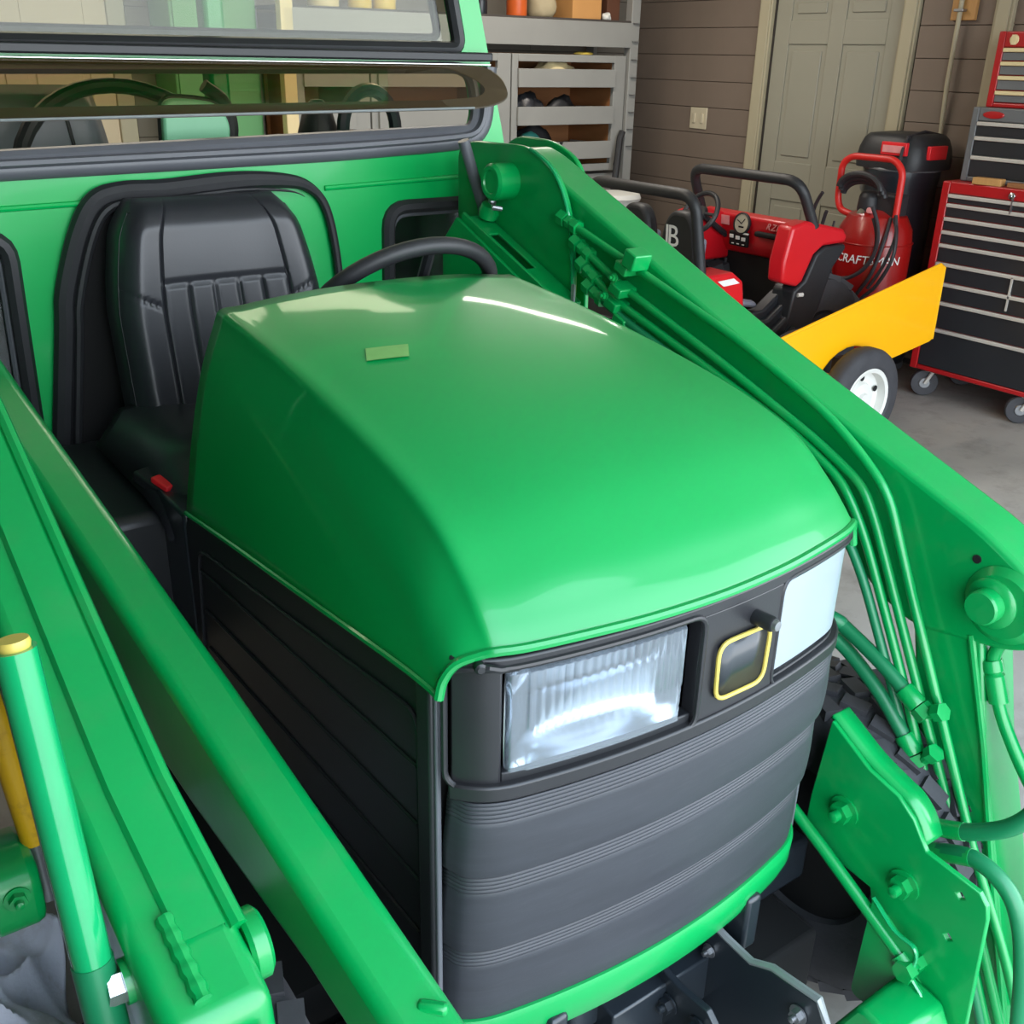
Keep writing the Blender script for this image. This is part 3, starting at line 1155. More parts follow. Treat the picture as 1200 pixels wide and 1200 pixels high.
# black hinge bar with bright edge
bm = B(); bxx(bm, -.74, .715, YW - .03, YW + .01, 1.586, 1.606); obj('hinge_bar', bm, BLACKP, CB, bevel=.004)
bm = B(); bxx(bm, -.74, .705, YW - .036, YW - .030, 1.578, 1.5812); obj('hinge_strip', bm, CHROME, CB, bevel=.001)

# smoked glass flap propped open
hz = lambda x: 1.580
FL = [(-.72, 0), (.685, 0), (.715, .045), (.700, .10), (.655, .125), (.58, .138), (-.72, .138)]
top_y, bot_y, top_z, bot_z = YW - .032, YW - .150, 1.578, 1.480
def flap(x, t):
    f = t / .138
    return Vector((x, top_y + (bot_y - top_y) * f, top_z + (bot_z - top_z) * f + .012 * (x + .4) * f))
def flap_sheet(L, m, name, parent, off=0.0, holes=()):
    bm = B(); prism(bm, L, 1, off - .0025, off + .0025, holes=holes)
    for v in bm.verts:
        x, o, t = v.co
        v.co = flap(x, t) + Vector((0, -.62, -.78)) * o
    bmesh.ops.recalc_face_normals(bm, faces=bm.faces[:])
    return obj(name, bm, m, parent, smooth=30)
FLr = [(p.x, p.y) for p in fillet(FL, .03, 4, closed=True)]
fl = flap_sheet(FLr, SMOKE, 'glass_flap', CB)
fl['label'] = 'smoked glass flap hinged open above the slit window'
inner = [(p.x, p.y) for p in fillet([(-.70, .004), (.585, .004), (.640, .045), (.648, .080), (.615, .104), (.50, .112), (-.70, .112)], .025, 4, closed=True)]
flap_sheet(FLr, SMOKEB, 'flap_border', fl, .004, holes=[inner])
bm = B()
tube(bm, [flap(x, .139) + Vector((0, -.002, -.001)) for x in (-.72, -.3, .1, .4, .58)], .0028, 8)
obj('flap_edge', bm, EDGE, fl)

# rubber trim loop on the wall around the seat, dark niche left of the seat
loop = catmull([(-.41, .60, 0), (-.385, .78, 0), (-.338, 1.06, 0), (-.325, 1.14, 0), (-.285, 1.25, 0), (-.245, 1.312, 0), (-.19, 1.330, 0), (-.10, 1.331, 0), (.06, 1.341, 0), (.17, 1.336, 0), (.225, 1.320, 0), (.262, 1.28, 0), (.282, 1.20, 0), (.292, 1.08, 0), (.30, .8, 0)], 6)
bm = B()
radii = []
for k, p in enumerate(loop):
    f = k / (len(loop) - 1)
    radii.append(.022 if f < .55 else .022 - .012 * min(1, (f - .55) / .2))
tube(bm, [Vector((p.x, YW - .012, p.y)) for p in loop], .02, 10, radii=radii)
tube(bm, [Vector((p.x * .93 - .002, YW - .028, p.y - .018)) for p in loop[:int(len(loop) * .72)]], .009, 8, radii=[.009 * min(1, (int(len(loop) * .72) - k) / 26 + .05) for k in range(int(len(loop) * .72))])
obj('door_trim_loop', bm, RUBBER, CB)
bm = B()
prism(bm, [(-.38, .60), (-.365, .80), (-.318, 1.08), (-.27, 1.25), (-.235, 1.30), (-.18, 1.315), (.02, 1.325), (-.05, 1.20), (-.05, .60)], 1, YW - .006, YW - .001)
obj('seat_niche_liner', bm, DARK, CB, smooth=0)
# inside of the cab, seen through the slit
cs = B()
rows = []
for j in range(11):
    z = 1.05 + .47 * j / 10
    row = []
    for i in range(17):
        u = -1 + i / 8
        hw = .27 - .06 * (j / 10) ** 2
        d = .05 + .02 * math.exp(-((abs(u) - .75) / .2) ** 2)
        d *= math.sqrt(max(.05, 1 - max(0, (abs(u) - .8) / .2) ** 2)) * math.sqrt(max(.05, 1 - max(0, (j / 10 - .85) / .15) ** 2))
        row.append(Vector((-.33 + u * hw, 1.90 - d, z)))
    rows.append(row)
grid(cs, rows)
bmesh.ops.recalc_face_normals(cs, faces=cs.faces[:])
ins = obj('inner_seat', cs, GREYIN, CB, smooth=60, solid=-.06)
ins['label'] = 'dark grey seat back inside the cab'
bm = B()
for u in (-.62, .62):
    tube(bm, [(-.33 + u * (.27 - .06 * (j / 10) ** 2), 1.836, 1.05 + .46 * j / 10) for j in range(10)], .004, 6)
pieces('seat_seam', bm, RUBBER, ins)
bm = B()
c = Vector((-.09, 1.70, 1.31)); a1, a2 = Vector((1, 0, 0)), Vector((0, .5, .86))
tube(bm, [c + (a1 * cos(2 * pi * k / 40) + a2 * sin(2 * pi * k / 40)) * .245 for k in range(40)], .017, 10, closed=True)
tube(bm, [c + a1 * -.24, c, c + a1 * .24], .012, 8)
obj('inner_steering_wheel', bm, RUBBER, CB)
bm = B()
P = fillet([(-.036, 1.36, 0), (.075, 1.36, 0), (.118, 1.40, 0), (.122, 1.45, 0), (.095, 1.49, 0), (.03, 1.50, 0), (-.028, 1.50, 0)], .03, 5, closed=True)
prism(bm, [(p.x, p.y) for p in P], 1, 1.66, 1.685)
im = obj('side_mirror', bm, MINT, CB, bevel=.006)
im['label'] = 'mint green rounded mirror inside the cab'
bm = B(); tube(bm, [(p.x + .004, 1.69, p.y) for p in P], .008, 8, closed=True)
tube(bm, catmull([(.06, 1.70, 1.345), (.115, 1.70, 1.375), (.140, 1.70, 1.43), (.125, 1.70, 1.49), (.08, 1.70, 1.525)], 6), .015, 8)
for x in (-.01, .055):
    lathe(bm, [(0, 0), (.006, 0), (.005, .006), (0, .006)], (x, 1.66, 1.472), (0, -1, 0), 10)
obj('mirror_surround', bm, RUBBER, im)
bm = B(); bxx(bm, .15, .20, 1.84, 1.90, .6, 1.95); obj('cab_pillar', bm, CABG, CB, bevel=.01)
bm = B()
tube(bm, [Vector((.52, 1.74, 1.42)) + Vector((cos(a) * .075, 0, sin(a) * .095)) for a in [pi * k / 16 for k in range(17)]], .017, 8)
tube(bm, [(.445, 1.74, 1.30), (.445, 1.74, 1.42)], .017, 8); tube(bm, [(.595, 1.74, 1.30), (.595, 1.74, 1.42)], .017, 8)
obj('hand_rail', bm, DSTEEL, CB)
bm = B()
lathe(bm, [(.06, 0), (.055, .10), (.035, .17), (.015, .19), (0, .192)], (.405, 1.80, 1.30), (0, 0, 1), 20)
obj('lever_boot', bm, RUBBER, CB)
# roof and side shell so the cab is a body
bm = B()
bxx(bm, -.80, -.77, YW + .035, 2.05, .5, 1.385)
bxx(bm, .77, .80, YW + .035, 2.05, .5, 1.385)
pieces('cab_side', bm, CABG, CB, bevel=.004)
bm = B(); bxx(bm, -.66, .66, YW - .05, 2.05, 1.99, 2.04); obj('cab_roof', bm, CABG, CB, bevel=.015)

# ================================================================== FRONT LOADER
LD = thing('front_loader', 'green front end loader with box arms and hydraulic lines either side of the tractor', 'loader', (0, .3, 0))
ARM = [(1.23, 1.420), (1.161, 1.403), (.485, 1.132), (-.02, .958), (-.105, .915), (-.155, .865), (-.150, .815), (-.10, .785), (.06, .752), (.13, .775), (.30, .885), (.62, 1.025), (1.00, 1.185), (1.26, 1.30)]
LOW = [(.075, .80), (-.045, .82), (-.10, .60), (-.165, .40), (-.27, .05), (-.15, .05), (-.04, .40), (.03, .62)]
# left arm
bm = B(); prism(bm, fillet(ARM, .03, 4, closed=True), 0, .60, .70)
la = obj('arm', bm, ARMG, LD, bevel=.010, seg=3, smooth=40)
la['label'] = 'loader arm carrying the four hydraulic lines'
bm = B(); prism(bm, LOW, 0, .604, .695); obj('lower_arm', bm, ARMG, la, bevel=.006)
bm = B(); tube(bm, [(.603, -.036, .785), (.603, -.096, .61), (.603, -.158, .40), (.603, -.262, .06)], .006, 8)
obj('weld_edge', bm, ARMG, la)
def pin(bm, c, ax, r, l):
    lathe(bm, [(0, 0), (r * 1.5, 0), (r * 1.5, l * .35), (r * 1.35, l * .45), (r, l * .5), (r, l * .92), (r * .9, l), (0, l)], c, ax, 28)
bm = B(); pin(bm, (.602, -.062, .858), (-1, 0, 0), .027, .045)
obj('knee_pin', bm, ARMG, la)
bm = B(); lathe(bm, [(0, 0), (.007, 0), (.007, .0025), (0, .0025)], (.6, -.020, .912), (-1, 0, 0), 14)
obj('grease_hole', bm, DARK, la)
bm = B(); lathe(bm, [(0, 0), (.058, 0), (.062, .004), (.050, .014), (0, .014)], (.602, -.075, .857), (-1, 0, 0), 28)
obj('knee_boss', bm, ARMG, la)
# left tower: two plates and the pivot pin
TW = fillet([(1.42, .55), (1.42, 1.40), (1.36, 1.420), (1.14, 1.424), (1.04, 1.385), (.985, 1.30), (.965, 1.16), (1.00, .55)], .05, 5, closed=True)
TWo = fillet([(1.42, .55), (1.42, 1.40), (1.36, 1.428), (1.22, 1.426), (1.125, 1.39), (1.085, 1.31), (1.07, .55)], .05, 5, closed=True)
def tower(s):
    bm = B(); prism(bm, [(p.x, p.y) for p in TW], 0, s * .582, s * .594)
    t = obj('tower', bm, ARMG, LD, bevel=.003)
    bm = B(); tube(bm, [(s * .581, p.x, p.y) for p in TW if p.x < 1.15], .0045, 8); obj('plate_edge', bm, CYLG, t)
    bm = B(); prism(bm, [(p.x, p.y) for p in TWo], 0, s * .712, s * .724); obj('tower_plate', bm, ARMG, t, bevel=.003)
    bm = B(); lathe(bm, [(0, 0), (.040, 0), (.040, .05), (.034, .056), (.026, .056), (.024, .052), (0, .052)], (s * .583, 1.205, 1.345), (-s, 0, 0), 28)
    obj('pivot_pin', bm, ARMG, t)
    bm = B(); tube(bm, [(s * .545, 1.215, 1.300), (s * .535, 1.200, 1.290), (s * .552, 1.192, 1.288)], .006, 8)
    lathe(bm, [(0, 0), (.008, .002), (.009, .008), (.006, .014), (0, .016)], (s * .548, 1.215, 1.306), (-s, 0, -.4), 12)
    obj('retaining_pin', bm, STEEL, t)
    return t
tl = tower(1)
tower(-1)
# slotted channel brace and round post on the inside of the left tower
def lerp3(a, b, t):
    return Vector(a).lerp(Vector(b), t)
bm = B()
A0, A1 = Vector((.548, 1.29, 1.262)), Vector((.548, .93, 1.128))
dr = (A1 - A0).normalized(); nn = Vector((0, -dr.z, dr.y))
if nn.z < 0:
    nn = -nn
def brace_pt(t, x, h):
    return A0.lerp(A1, t) + Vector((x - .548, 0, 0)) + nn * h
def quadbox(bm, t0, t1, x0, x1, h0, h1):
    vs = [bm.verts.new(brace_pt(t, x, h)) for t in (t0, t1) for x in (x0, x1) for h in (h0, h1)]
    for f in ((0, 1, 3, 2), (4, 6, 7, 5), (0, 4, 5, 1), (2, 3, 7, 6), (0, 2, 6, 4), (1, 5, 7, 3)):
        bm.faces.new([vs[i] for i in f])
quadbox(bm, 0, 1, .508, .516, -.05, .012)
quadbox(bm, 0, 1, .570, .578, -.05, .0)
quadbox(bm, 0, .22, .512, .575, -.006, 0)
quadbox(bm, .62, 1, .512, .575, -.006, 0)
quadbox(bm, .2, .64, .512, .528, -.006, 0)
quadbox(bm, .2, .64, .556, .575, -.006, 0)
bmesh.ops.recalc_face_normals(bm, faces=bm.faces[:])
obj('slotted_brace', bm, ARMG, tl, bevel=.002)
bm = B(); prism(bm, [(1.36, 1.20), (1.30, 1.26), (.97, 1.13), (.90, .98), (.90, .70), (1.36, .70)], 0, .500, .508)
obj('brace_plate', bm, ARMG, tl, bevel=.002)
bm = B(); tube(bm, [(.520, 1.30, 1.425), (.545, 1.30, 1.355), (.572, 1.30, 1.285), (.60, 1.30, 1.20)], .0135, 12)
gp = obj('round_post', bm, GREYRUB, tl); gp['label'] = 'grey round post beside the tower'
bm = B(); lathe(bm, [(0, 0), (.022, 0), (.024, .012), (.02, .03), (0, .034)], (.562, 1.262, 1.262), (0, -.4, 1), 16)
obj('brace_cap', bm, ARMG, tl)
bm = B(); bxx(bm, .556, .560, .93, .94, 1.02, 1.165); obj('pale_strip', bm, EDGE, tl)

# four steel lines along the left arm
LINES = [
    [(1.000, 1.290), (.785, 1.230), (.468, 1.139), (.286, 1.071), (.208, 1.027), (.135, .972), (.097, .893), (-.021, .659), (-.135, .433), (-.219, .292), (-.30, .13), (-.34, .05)],
    [(.948, 1.247), (.800, 1.184), (.502, 1.091), (.275, 1.013), (.180, .969), (.145, .915), (.122, .872), (.006, .652), (-.106, .440), (-.188, .277), (-.27, .11), (-.30, .05)],
    [(.917, 1.208), (.817, 1.156), (.539, 1.078), (.328, 1.018), (.220, .968), (.180, .922), (.148, .873), (.049, .690), (-.039, .511), (-.171, .265), (-.235, .13), (-.27, .05)],
    [(.886, 1.168), (.788, 1.127), (.635, 1.084), (.38, 1.01), (.25, .955), (.214, .910), (.148, .829), (.087, .718), (-.013, .531), (-.166, .264), (-.225, .143), (-.26, .05)],
]
LX = [.577, .573, .567, .561]
first = None
for k, (L, x) in enumerate(zip(LINES, LX)):
    P = [Vector((x, a, b)) for a, b in L]
    bm = B(); tube(bm, fillet(P, .05, 5), .0082, 12)
    ln = obj('hydraulic_line', bm, HOSEG if k == 3 else ARMG, LD)
    bm = B()
    p0, p1 = P[0], P[1]
    d = (p1 - p0).normalized()
    hexnut(bm, p0 - d * .012, d, .0165, .022)
    hexnut(bm, p0 + d * .014, d, .014, .012)
    lathe(bm, [(0, 0), (.0125, 0), (.0125, .012), (0, .012)], p0 + d * .026, d, 14)
    hexnut(bm, p0 + d * .036, d, .0155, .016)
    obj('line_fitting', bm, ARMG, ln)
# clamps holding the lines
bm = B()
for (y0, z0), sx in (((.775, 1.226), .05), ((.79, 1.180), .045), ((.805, 1.148), .04), ((.78, 1.120), .035)):
    box(bm, (.566, y0, z0), (sx, .036, .020), (.35, 0, 0))
box(bm, (.560, .748, 1.246), (.045, .034, .034), (.35, 0, 0))
pieces('line_clamp', bm, ARMG, LD, bevel=.003)
bm = B()
for y0, z0 in ((.79, 1.205), (.815, 1.165)):
    bolt(bm, (.542, y0, z0), (-1, 0, .2), .007)
obj('clamp_bolt', bm, ARMG, LD)
# two hoses with crimped ends teeing into the lines
for pts, tee in (([(.50, .26, .76), (.54, .17, .735), (.55, .153, .723), (.552, .079, .694), (.555, .025, .664)], (.555, -.040, .660)),
                 ([(.49, .27, .72), (.53, .20, .71), (.55, .150, .688), (.552, .068, .638), (.555, .010, .582)], (.555, -.046, .584))):
    P = [Vector(p) for p in pts]
    bm = B(); tube(bm, catmull(P, 6), .0125, 12)
    hs = obj('hydraulic_hose', bm, HOSEG, LD)
    d = (P[-1] - P[-2]).normalized()
    e = P[-1]
    bm = B()
    lathe(bm, [(0, 0), (.0155, 0), (.0165, .004), (.0165, .030), (.0155, .034), (0, .034)], e - d * .004, d, 16)
    hexnut(bm, e + d * .032, d, .0175, .020)
    f = e + d * .045
    tube(bm, [f, Vector(tee)], .0095, 10)
    hexnut(bm, f.lerp(Vector(tee), .72), Vector(tee) - f, .0155, .016)
    obj('hose_fitting', bm, ARMG, hs)
for pts in ([(.46, -.02, .495), (.49, -.06, .49), (.50, -.095, .497), (.50, -.147, .523), (.505, -.206, .571), (.515, -.235, .625), (.53, -.24, .68)],
            [(.46, -.05, .45), (.49, -.075, .447), (.50, -.10, .452), (.50, -.169, .488), (.50, -.228, .474), (.50, -.262, .424), (.50, -.285, .34), (.50, -.30, .25)]):
    P = [Vector(p) for p in pts]
    bm = B(); tube(bm, catmull(P, 7), .0135, 12)
    hs = obj('hydraulic_hose', bm, HOSEG, LD)
    bm = B(); tube(bm, catmull(P[:4], 5), .0145, 12)
    obj('hose_sleeve', bm, ARMG, hs)
# elbow fitting and hose beside the lower arm
P = [Vector(p) for p in [(.655, -.12, .825), (.63, -.095, .805), (.62, -.075, .780), (.62, -.073, .740), (.62, -.099, .677), (.62, -.129, .630), (.62, -.165, .585), (.62, -.21, .54), (.62, -.26, .50)]]
bm = B(); tube(bm, catmull(P, 6), .0105, 12)
hs = obj('elbow_hose', bm, ARMG, LD)
bm = B()
hexnut(bm, P[0], P[1] - P[0], .019, .022)
obj('hose_nut', bm, ARMG, hs)
bm = B()
d = (P[4] - P[3]).normalized()
lathe(bm, [(0, 0), (.015, 0), (.016, .004), (.016, .018), (.0125, .022), (.0155, .026), (.0155, .07), (0, .07)], P[3] - d * .012, d, 16)
obj('hose_fitting', bm, ARMG, hs)
bm = B(); tube(bm, [(.66, -.135, .80), (.66, -.19, .55), (.66, -.28, .15)], .030, 20)
obj('bucket_cylinder', bm, ARMG, LD)

# left mounting plate with bolts, rod and folded top flange
PL = [(.061, .637), (-.02, .592), (-.075, .578), (-.106, .556), (-.136, .516), (-.226, .507), (-.241, .492), (-.246, .470), (-.262, .17), (-.11, .17), (-.096, .249), (-.060, .385), (.078, .397), (.076, .481)]
def sqh(y, z, s=.0075):
    return [(y - s, z), (y, z + s), (y + s, z), (y, z - s)]
bm = B(); prism(bm, PL, 0, .420, .430, holes=[sqh(-.201, .481), sqh(-.198, .397)])
mp_ = obj('mount_plate', bm, ARMG, LD, bevel=.002, smooth=30)
mp_['label'] = 'drilled mounting plate beside the grille'
bm = B()
top = catmull([(.066, .641, 0), (.05, .633, 0), (-.01, .600, 0), (-.06, .582, 0), (-.09, .572, 0), (-.115, .550, 0), (-.132, .520, 0)], 5)
rows = [[Vector((x, p.x, p.y + .002)) for p in top] for x in (.428, .445, .468)]
grid(bm, rows)
obj('plate_flange', bm, ARMG, mp_, solid=.008, smooth=60)
bm = B()
bolt(bm, (.421, .009, .493), (-1, 0, 0), .018)
obj('plate_bolt', bm, ARMG, mp_)
bm = B(); bolt(bm, (.421, -.115, .435), (-1, 0, 0), .018)
obj('plate_bolt', bm, ARMG, mp_)
IP = [(-.085, .40), (-.130, .366), (-.166, .366), (-.174, .352), (-.171, .305), (-.197, .290), (-.203, .240), (-.20, .19), (-.08, .19)]
bm = B(); prism(bm, [(p.x, p.y) for p in fillet([(a, b, 0) for a, b in IP], .014, 3, closed=True)], 0, .392, .398); ip = obj('inner_plate', bm, ARMG, mp_, smooth=30)
bm = B(); tube(bm, fillet([(.392, a, b) for a, b in IP[:8]], .014, 3), .0032, 6); obj('plate_edge', bm, CYLG, mp_)
bm = B(); prism(bm, [(-.10, .36), (-.13, .34), (-.15, .30), (-.18, .28), (-.19, .2), (-.1, .2)], 0, .399, .42); obj('plate_spacer', bm, ARMG, mp_)
bm = B(); tube(bm, [(.395, .090, .455), (.395, .02, .42), (.395, -.155, .325)], .0105, 12)
rd = obj('stay_rod', bm, ARMG, LD)
bm = B(); hexnut(bm, (.375, -.165, .320), (1, 0, 0), .018, .018); hexnut(bm, (.40, -.165, .320), (1, 0, 0), .015, .03); lathe(bm, [(0, 0), (.016, 0), (.016, .03), (0, .03)], (.395, -.145, .330), (0, -.87, -.49), 14)
obj('rod_nut', bm, ARMG, rd)
bm = B()
prism(bm, [(-.085, .14), (-.150, .29), (-.165, .295), (-.22, .285), (-.27, .20), (-.27, .14)], 0, .29, .415)
obj('cross_member', bm, ARMG, LD, bevel=.008)

# right arm: box beam with a stepped cover plate, weld bead and open end
def toe(v):
    return -.5997 - .064 * v if v < .1 else -.6061 - .01 * (v - .1)
RARM = [(1.27, 1.435), (1.161, 1.408), (.60, 1.180), (.16, .990), (-.122, .871), (-.142, .715), (.0, .742), (.30, .885), (.62, 1.025), (1.00, 1.185), (1.26, 1.30)]
bm = B(); prism(bm, RARM, 0, 0, -.092)
for v in bm.verts:
    v.co.x += toe(v.co.y)
ra = obj('arm', bm, ARMG, LD, bevel=.016, seg=4, smooth=45)
ra['label'] = 'loader arm with raised cover plate and open end'
def on_arm(y, x):
    T = RARM[:5]
    for (ya, za), (yb, zb) in zip(T, T[1:]):
        if yb <= y <= ya:
            f = (y - ya) / (yb - ya)
            return Vector((toe(y) + x, y, za + (zb - za) * f))
    return Vector((toe(y) + x, y, T[-1][1]))
ys = [1.15 - .0503 * k for k in range(25)]
bm = B()
rows = []
for y in ys:
    rows.append([on_arm(y, -.012) + Vector((0, 0, .001)), on_arm(y, -.012) + Vector((0, 0, .006)), on_arm(y, -.050) + Vector((0, 0, .006)), on_arm(y, -.054) + Vector((0, 0, .001))])
grid(bm, rows)
bmesh.ops.recalc_face_normals(bm, faces=bm.faces[:])
obj('cover_plate', bm, ARMG, ra, smooth=40)
bm = B(); tube(bm, [on_arm(y, -.001) + Vector((0, 0, -.004)) for y in ys], .0085, 8)
obj('rolled_edge', bm, ARMG, ra)
bm = B()
W = []
R_ = []
for k in range(16):
    f = k / 15
    y = -.030 - .074 * f
    W.append(on_arm(y, -.054) + Vector((0, 0, .003)))
    R_.append(.0078 + .0012 * sin(k * 2.1))
tube(bm, W, .008, 8, radii=R_)
obj('weld_bead', bm, ARMG, ra)
bm = B(); lathe(bm, [(0, 0), (.030, 0), (.033, .004), (.033, .016), (.028, .020), (0, .020)], (toe(-.05) + .002, -.052, .862), (1, 0, 0), 28)
obj('knee_boss', bm, ARMG, ra)
bm = B(); bxx(bm, toe(-.1) - .078, toe(-.1) - .014, -.1465, -.135, .74, .853); obj('open_end', bm, DARK, ra, smooth=0)
bm = B(); prism(bm, LOW, 0, -.600, -.676); obj('lower_arm', bm, ARMG, ra, bevel=.006)
# bolt with bright nut on the outer side
bm = B(); lathe(bm, [(0, 0), (.020, 0), (.020, .010), (0, .010)], (-.684, -.03, .862), (-1, 0, 0), 20)
obj('pin_washer', bm, ARMG, ra)
bm = B(); hexnut(bm, (-.692, -.03, .862), (-1, 0, .1), .0165, .016); lathe(bm, [(0, 0), (.0085, 0), (.0085, .011), (.006, .013), (0, .013)], (-.708, -.03, .864), (-1, 0, .1), 14)
nb = obj('lock_nut', bm, CHROME, ra); nb['label'] = 'bright steel lock nut'

# long box strut beside the hood
STR = [(-.25, .728, -.413, .095), (-.164, .757, -.420, .097), (.02, .818, -.436, .108), (.29, .907, -.460, .16), (.60, .985, -.482, .19), (1.14, 1.120, -.520, .20), (1.20, 1.135, -.524, .20)]
bm = B()
V = grid(bm, [[Vector((x, y, z)), Vector((x - .070, y, z + .002)), Vector((x - .070, y, z - d)), Vector((x, y, z - d))] for y, z, x, d in STR], closed_u=True)
bm.faces.new(V[0]); bm.faces.new(V[-1][::-1])
bmesh.ops.recalc_face_normals(bm, faces=bm.faces[:])
st = obj('side_strut', bm, ARMG, LD, bevel=.016, seg=4, smooth=45)
st['label'] = 'box strut running beside the black engine panel'
bm = B(); box(bm, (-.446, -.135, .768), (.012, .030, .012), (0, .2, .8)); obj('strut_tab', bm, ARMG, st, bevel=.004)

# outer tilt cylinder of the right arm
bm = B()
c0, c1 = Vector((-.716, .035, 1.172)), Vector((-.712, -.022, .87))
dd = (c1 - c0).normalized()
tube(bm, [c0, c1 - dd * .02], .0165, 24)
tc_ = obj('tilt_cylinder', bm, CYLG, LD, smooth=40)
bm = B(); lathe(bm, [(0, 0), (.012, 0), (.013, .004), (.012, .008), (0, .008)], c0 - dd * .008, dd, 24); obj('cylinder_cap', bm, YELLOW, tc_)
bm = B(); tube(bm, [c1 - dd * .02, c1 + dd * .18], .0175, 20); obj('cylinder_gland', bm, HOSEG, tc_)
# small outer bracket with bolt, and the yellow lift cylinder above it
bm = B(); prism(bm, fillet([(.40, .562, 0), (.40, .655, 0), (.47, .665, 0), (.56, .62, 0), (.56, .54, 0)], .03, 4, closed=True), 0, -.765, -.697)
ob = obj('outer_bracket', bm, ARMG, LD, bevel=.012)
bm = B(); bolt(bm, (-.728, .400, .625), (0, -1, .1), .011); obj('bracket_bolt', bm, ARMG, ob)
bm = B(); tube(bm, [(-.706, .47, .96), (-.700, .465, .80), (-.690, .46, .655)], .016, 16)
lc = obj('lift_cylinder', bm, JDY, LD)
lc['label'] = 'mustard yellow cylinder beside the loader arm'
bm = B(); tube(bm, [(-.690, .46, .655), (-.686, .458, .56)], .013, 14); obj('cylinder_rod', bm, STEEL, lc)

# ================================================================== THINGS IN THE GARAGE
# ---- grey shelving unit against the rear wall
SH = thing('shelving_unit', 'grey painted shelving unit with open drawer bays, standing along the rear wall', 'shelf', (2.85, 4.95, 0))
YS = 4.70
bm = B(); bxx(bm, 1.62, 4.0, YS - .02, YS + .012, 1.662, 1.806); obj('fascia_board', bm, SHELF, SH, bevel=.003)
bm = B(); bxx(bm, 1.62, 4.0, YS - .015, 5.18, 1.806, 1.818); obj('top_deck', bm, SHELFD, SH)
for x in (3.985, 1.60):
    bm = B(); bxx(bm, x, x + .07, YS - .02, YS + .04, 0, 2.3)
    p = obj('upright_post', bm, SHELF if x > 2 else CREAM, SH, bevel=.004)
    if x > 2:
        bm = B()
        for k in range(8):
            z = 1.80 - .105 * k
            bxx(bm, x + .012, x + .058, YS - .034, YS - .019, z, z + .006)
        pieces('post_hook', bm, STEEL, p)
bm = B()
for x in (1.62, 4.03):
    bxx(bm, x, x + .03, 5.1, 5.18, 0, 2.3)
pieces('rear_post', bm, SHELF, SH)
bays = [(3.075, 3.975), (2.12, 3.065), (1.675, 2.11)]
for bx0, bx1 in bays:
    bm = B()
    bxx(bm, bx0, bx0 + .045, YS, YS + .03, .92, 1.615)
    bxx(bm, bx1 - .095, bx1, YS, YS + .03, .92, 1.615)
    bxx(bm, bx0 + .045, bx1 - .095, YS, YS + .03, 1.572, 1.615)
    bxx(bm, bx0 + .045, bx1 - .095, YS, YS + .03, .92, .965)
    fr = obj('bay_frame', bm, SHELF, SH, bevel=.003)
    bm = B()
    bxx(bm, bx0 + .01, bx1 - .01, 5.15, 5.165, .90, 1.62)
    bxx(bm, bx1 - .095, bx1 - .083, YS + .03, 5.15, .92, 1.6)
    bxx(bm, bx0 + .03, bx0 + .042, YS + .03, 5.15, .92, 1.6)
    obj('bay_lining', bm, PLY, fr)
    for z0, z1 in ((1.428, 1.533), (1.210, 1.317), (1.0, 1.106)):
        bm = B()
        bxx(bm, bx0 + .038, bx1 - .098, YS - .020, YS - .002, z0, z1)
        bxx(bm, bx0 + .05, bx1 - .11, YS - .002, 5.10, z0 + .008, z0 + .018)
        bxx(bm, bx0 + .05, bx0 + .06, YS - .002, 5.10, z0 + .018, z1 - .02)
        bxx(bm, bx1 - .12, bx1 - .11, YS - .002, 5.10, z0 + .018, z1 - .02)
        obj('drawer', bm, SHELF, SH, bevel=.002)
bm = B(); bxx(bm, 1.64, 4.0, YS + .02, 5.17, .86, .90); bxx(bm, 1.64, 4.0, YS + .02, 5.17, .10, .14)
bxx(bm, 1.64, 4.0, YS + .0, YS + .02, .14, .86)
obj('lower_shelf', bm, SHELF, SH)
bm = B(); lathe(bm, [(0, 0), (.016, 0), (.018, .012), (.012, .02), (0, .022)], (3.93, YS - .0, .955), (0, -1, 0), 14); obj('corner_wheel', bm, DSTEEL, SH)

# things in the drawers
def lump(name, label, cat, c, s, m, seed, amp=.25, group=None):
    rnd = random.Random(seed)
    bm = B()
    bmesh.ops.create_icosphere(bm, subdivisions=3, radius=1.0)
    ph = [(rnd.uniform(2, 5), rnd.uniform(0, 6)) for _ in range(6)]
    for v in bm.verts:
        p = v.co.copy()
        a = 1 + amp * (sin(p.x * ph[0][0] + ph[0][1]) * sin(p.y * ph[1][0] + ph[1][1]) + .5 * sin(p.z * ph[2][0] * 2 + ph[2][1]) * sin(p.x * ph[3][0] * 2 + ph[3][1]))
        v.co = Vector((p.x * a * s[0], p.y * a * s[1], max(-.6, p.z * a) * s[2] + .6 * s[2]))
    o = obj(name, bm, m, None, smooth=60)
    o.location = c
    return tag(o, label, cat, group)
lump('crumpled_rag', 'crumpled white rag lying in the top drawer of the grey shelf', 'rag', (3.46, 4.80, 1.446), (.15, .07, .085), CREAM, 1)
lump('black_pouch', 'shiny black pouch in the middle drawer of the grey shelf', 'pouch', (3.25, 4.80, 1.228), (.125, .08, .105), VINYL, 2)
lump('black_strap_coil', 'black strap heap filling the middle of the grey shelf drawer', 'strap', (3.52, 4.80, 1.228), (.125, .08, .092), RUBBER, 3)
lump('teal_bag', 'teal fabric bag in the lowest drawer of the grey shelf', 'bag', (3.25, 4.78, 1.018), (.12, .06, .085), TEAL, 4)
lump('black_glove', 'black work glove behind the teal bag in the lowest drawer', 'glove', (3.42, 4.93, 1.018), (.15, .06, .105), RUBBER, 5)
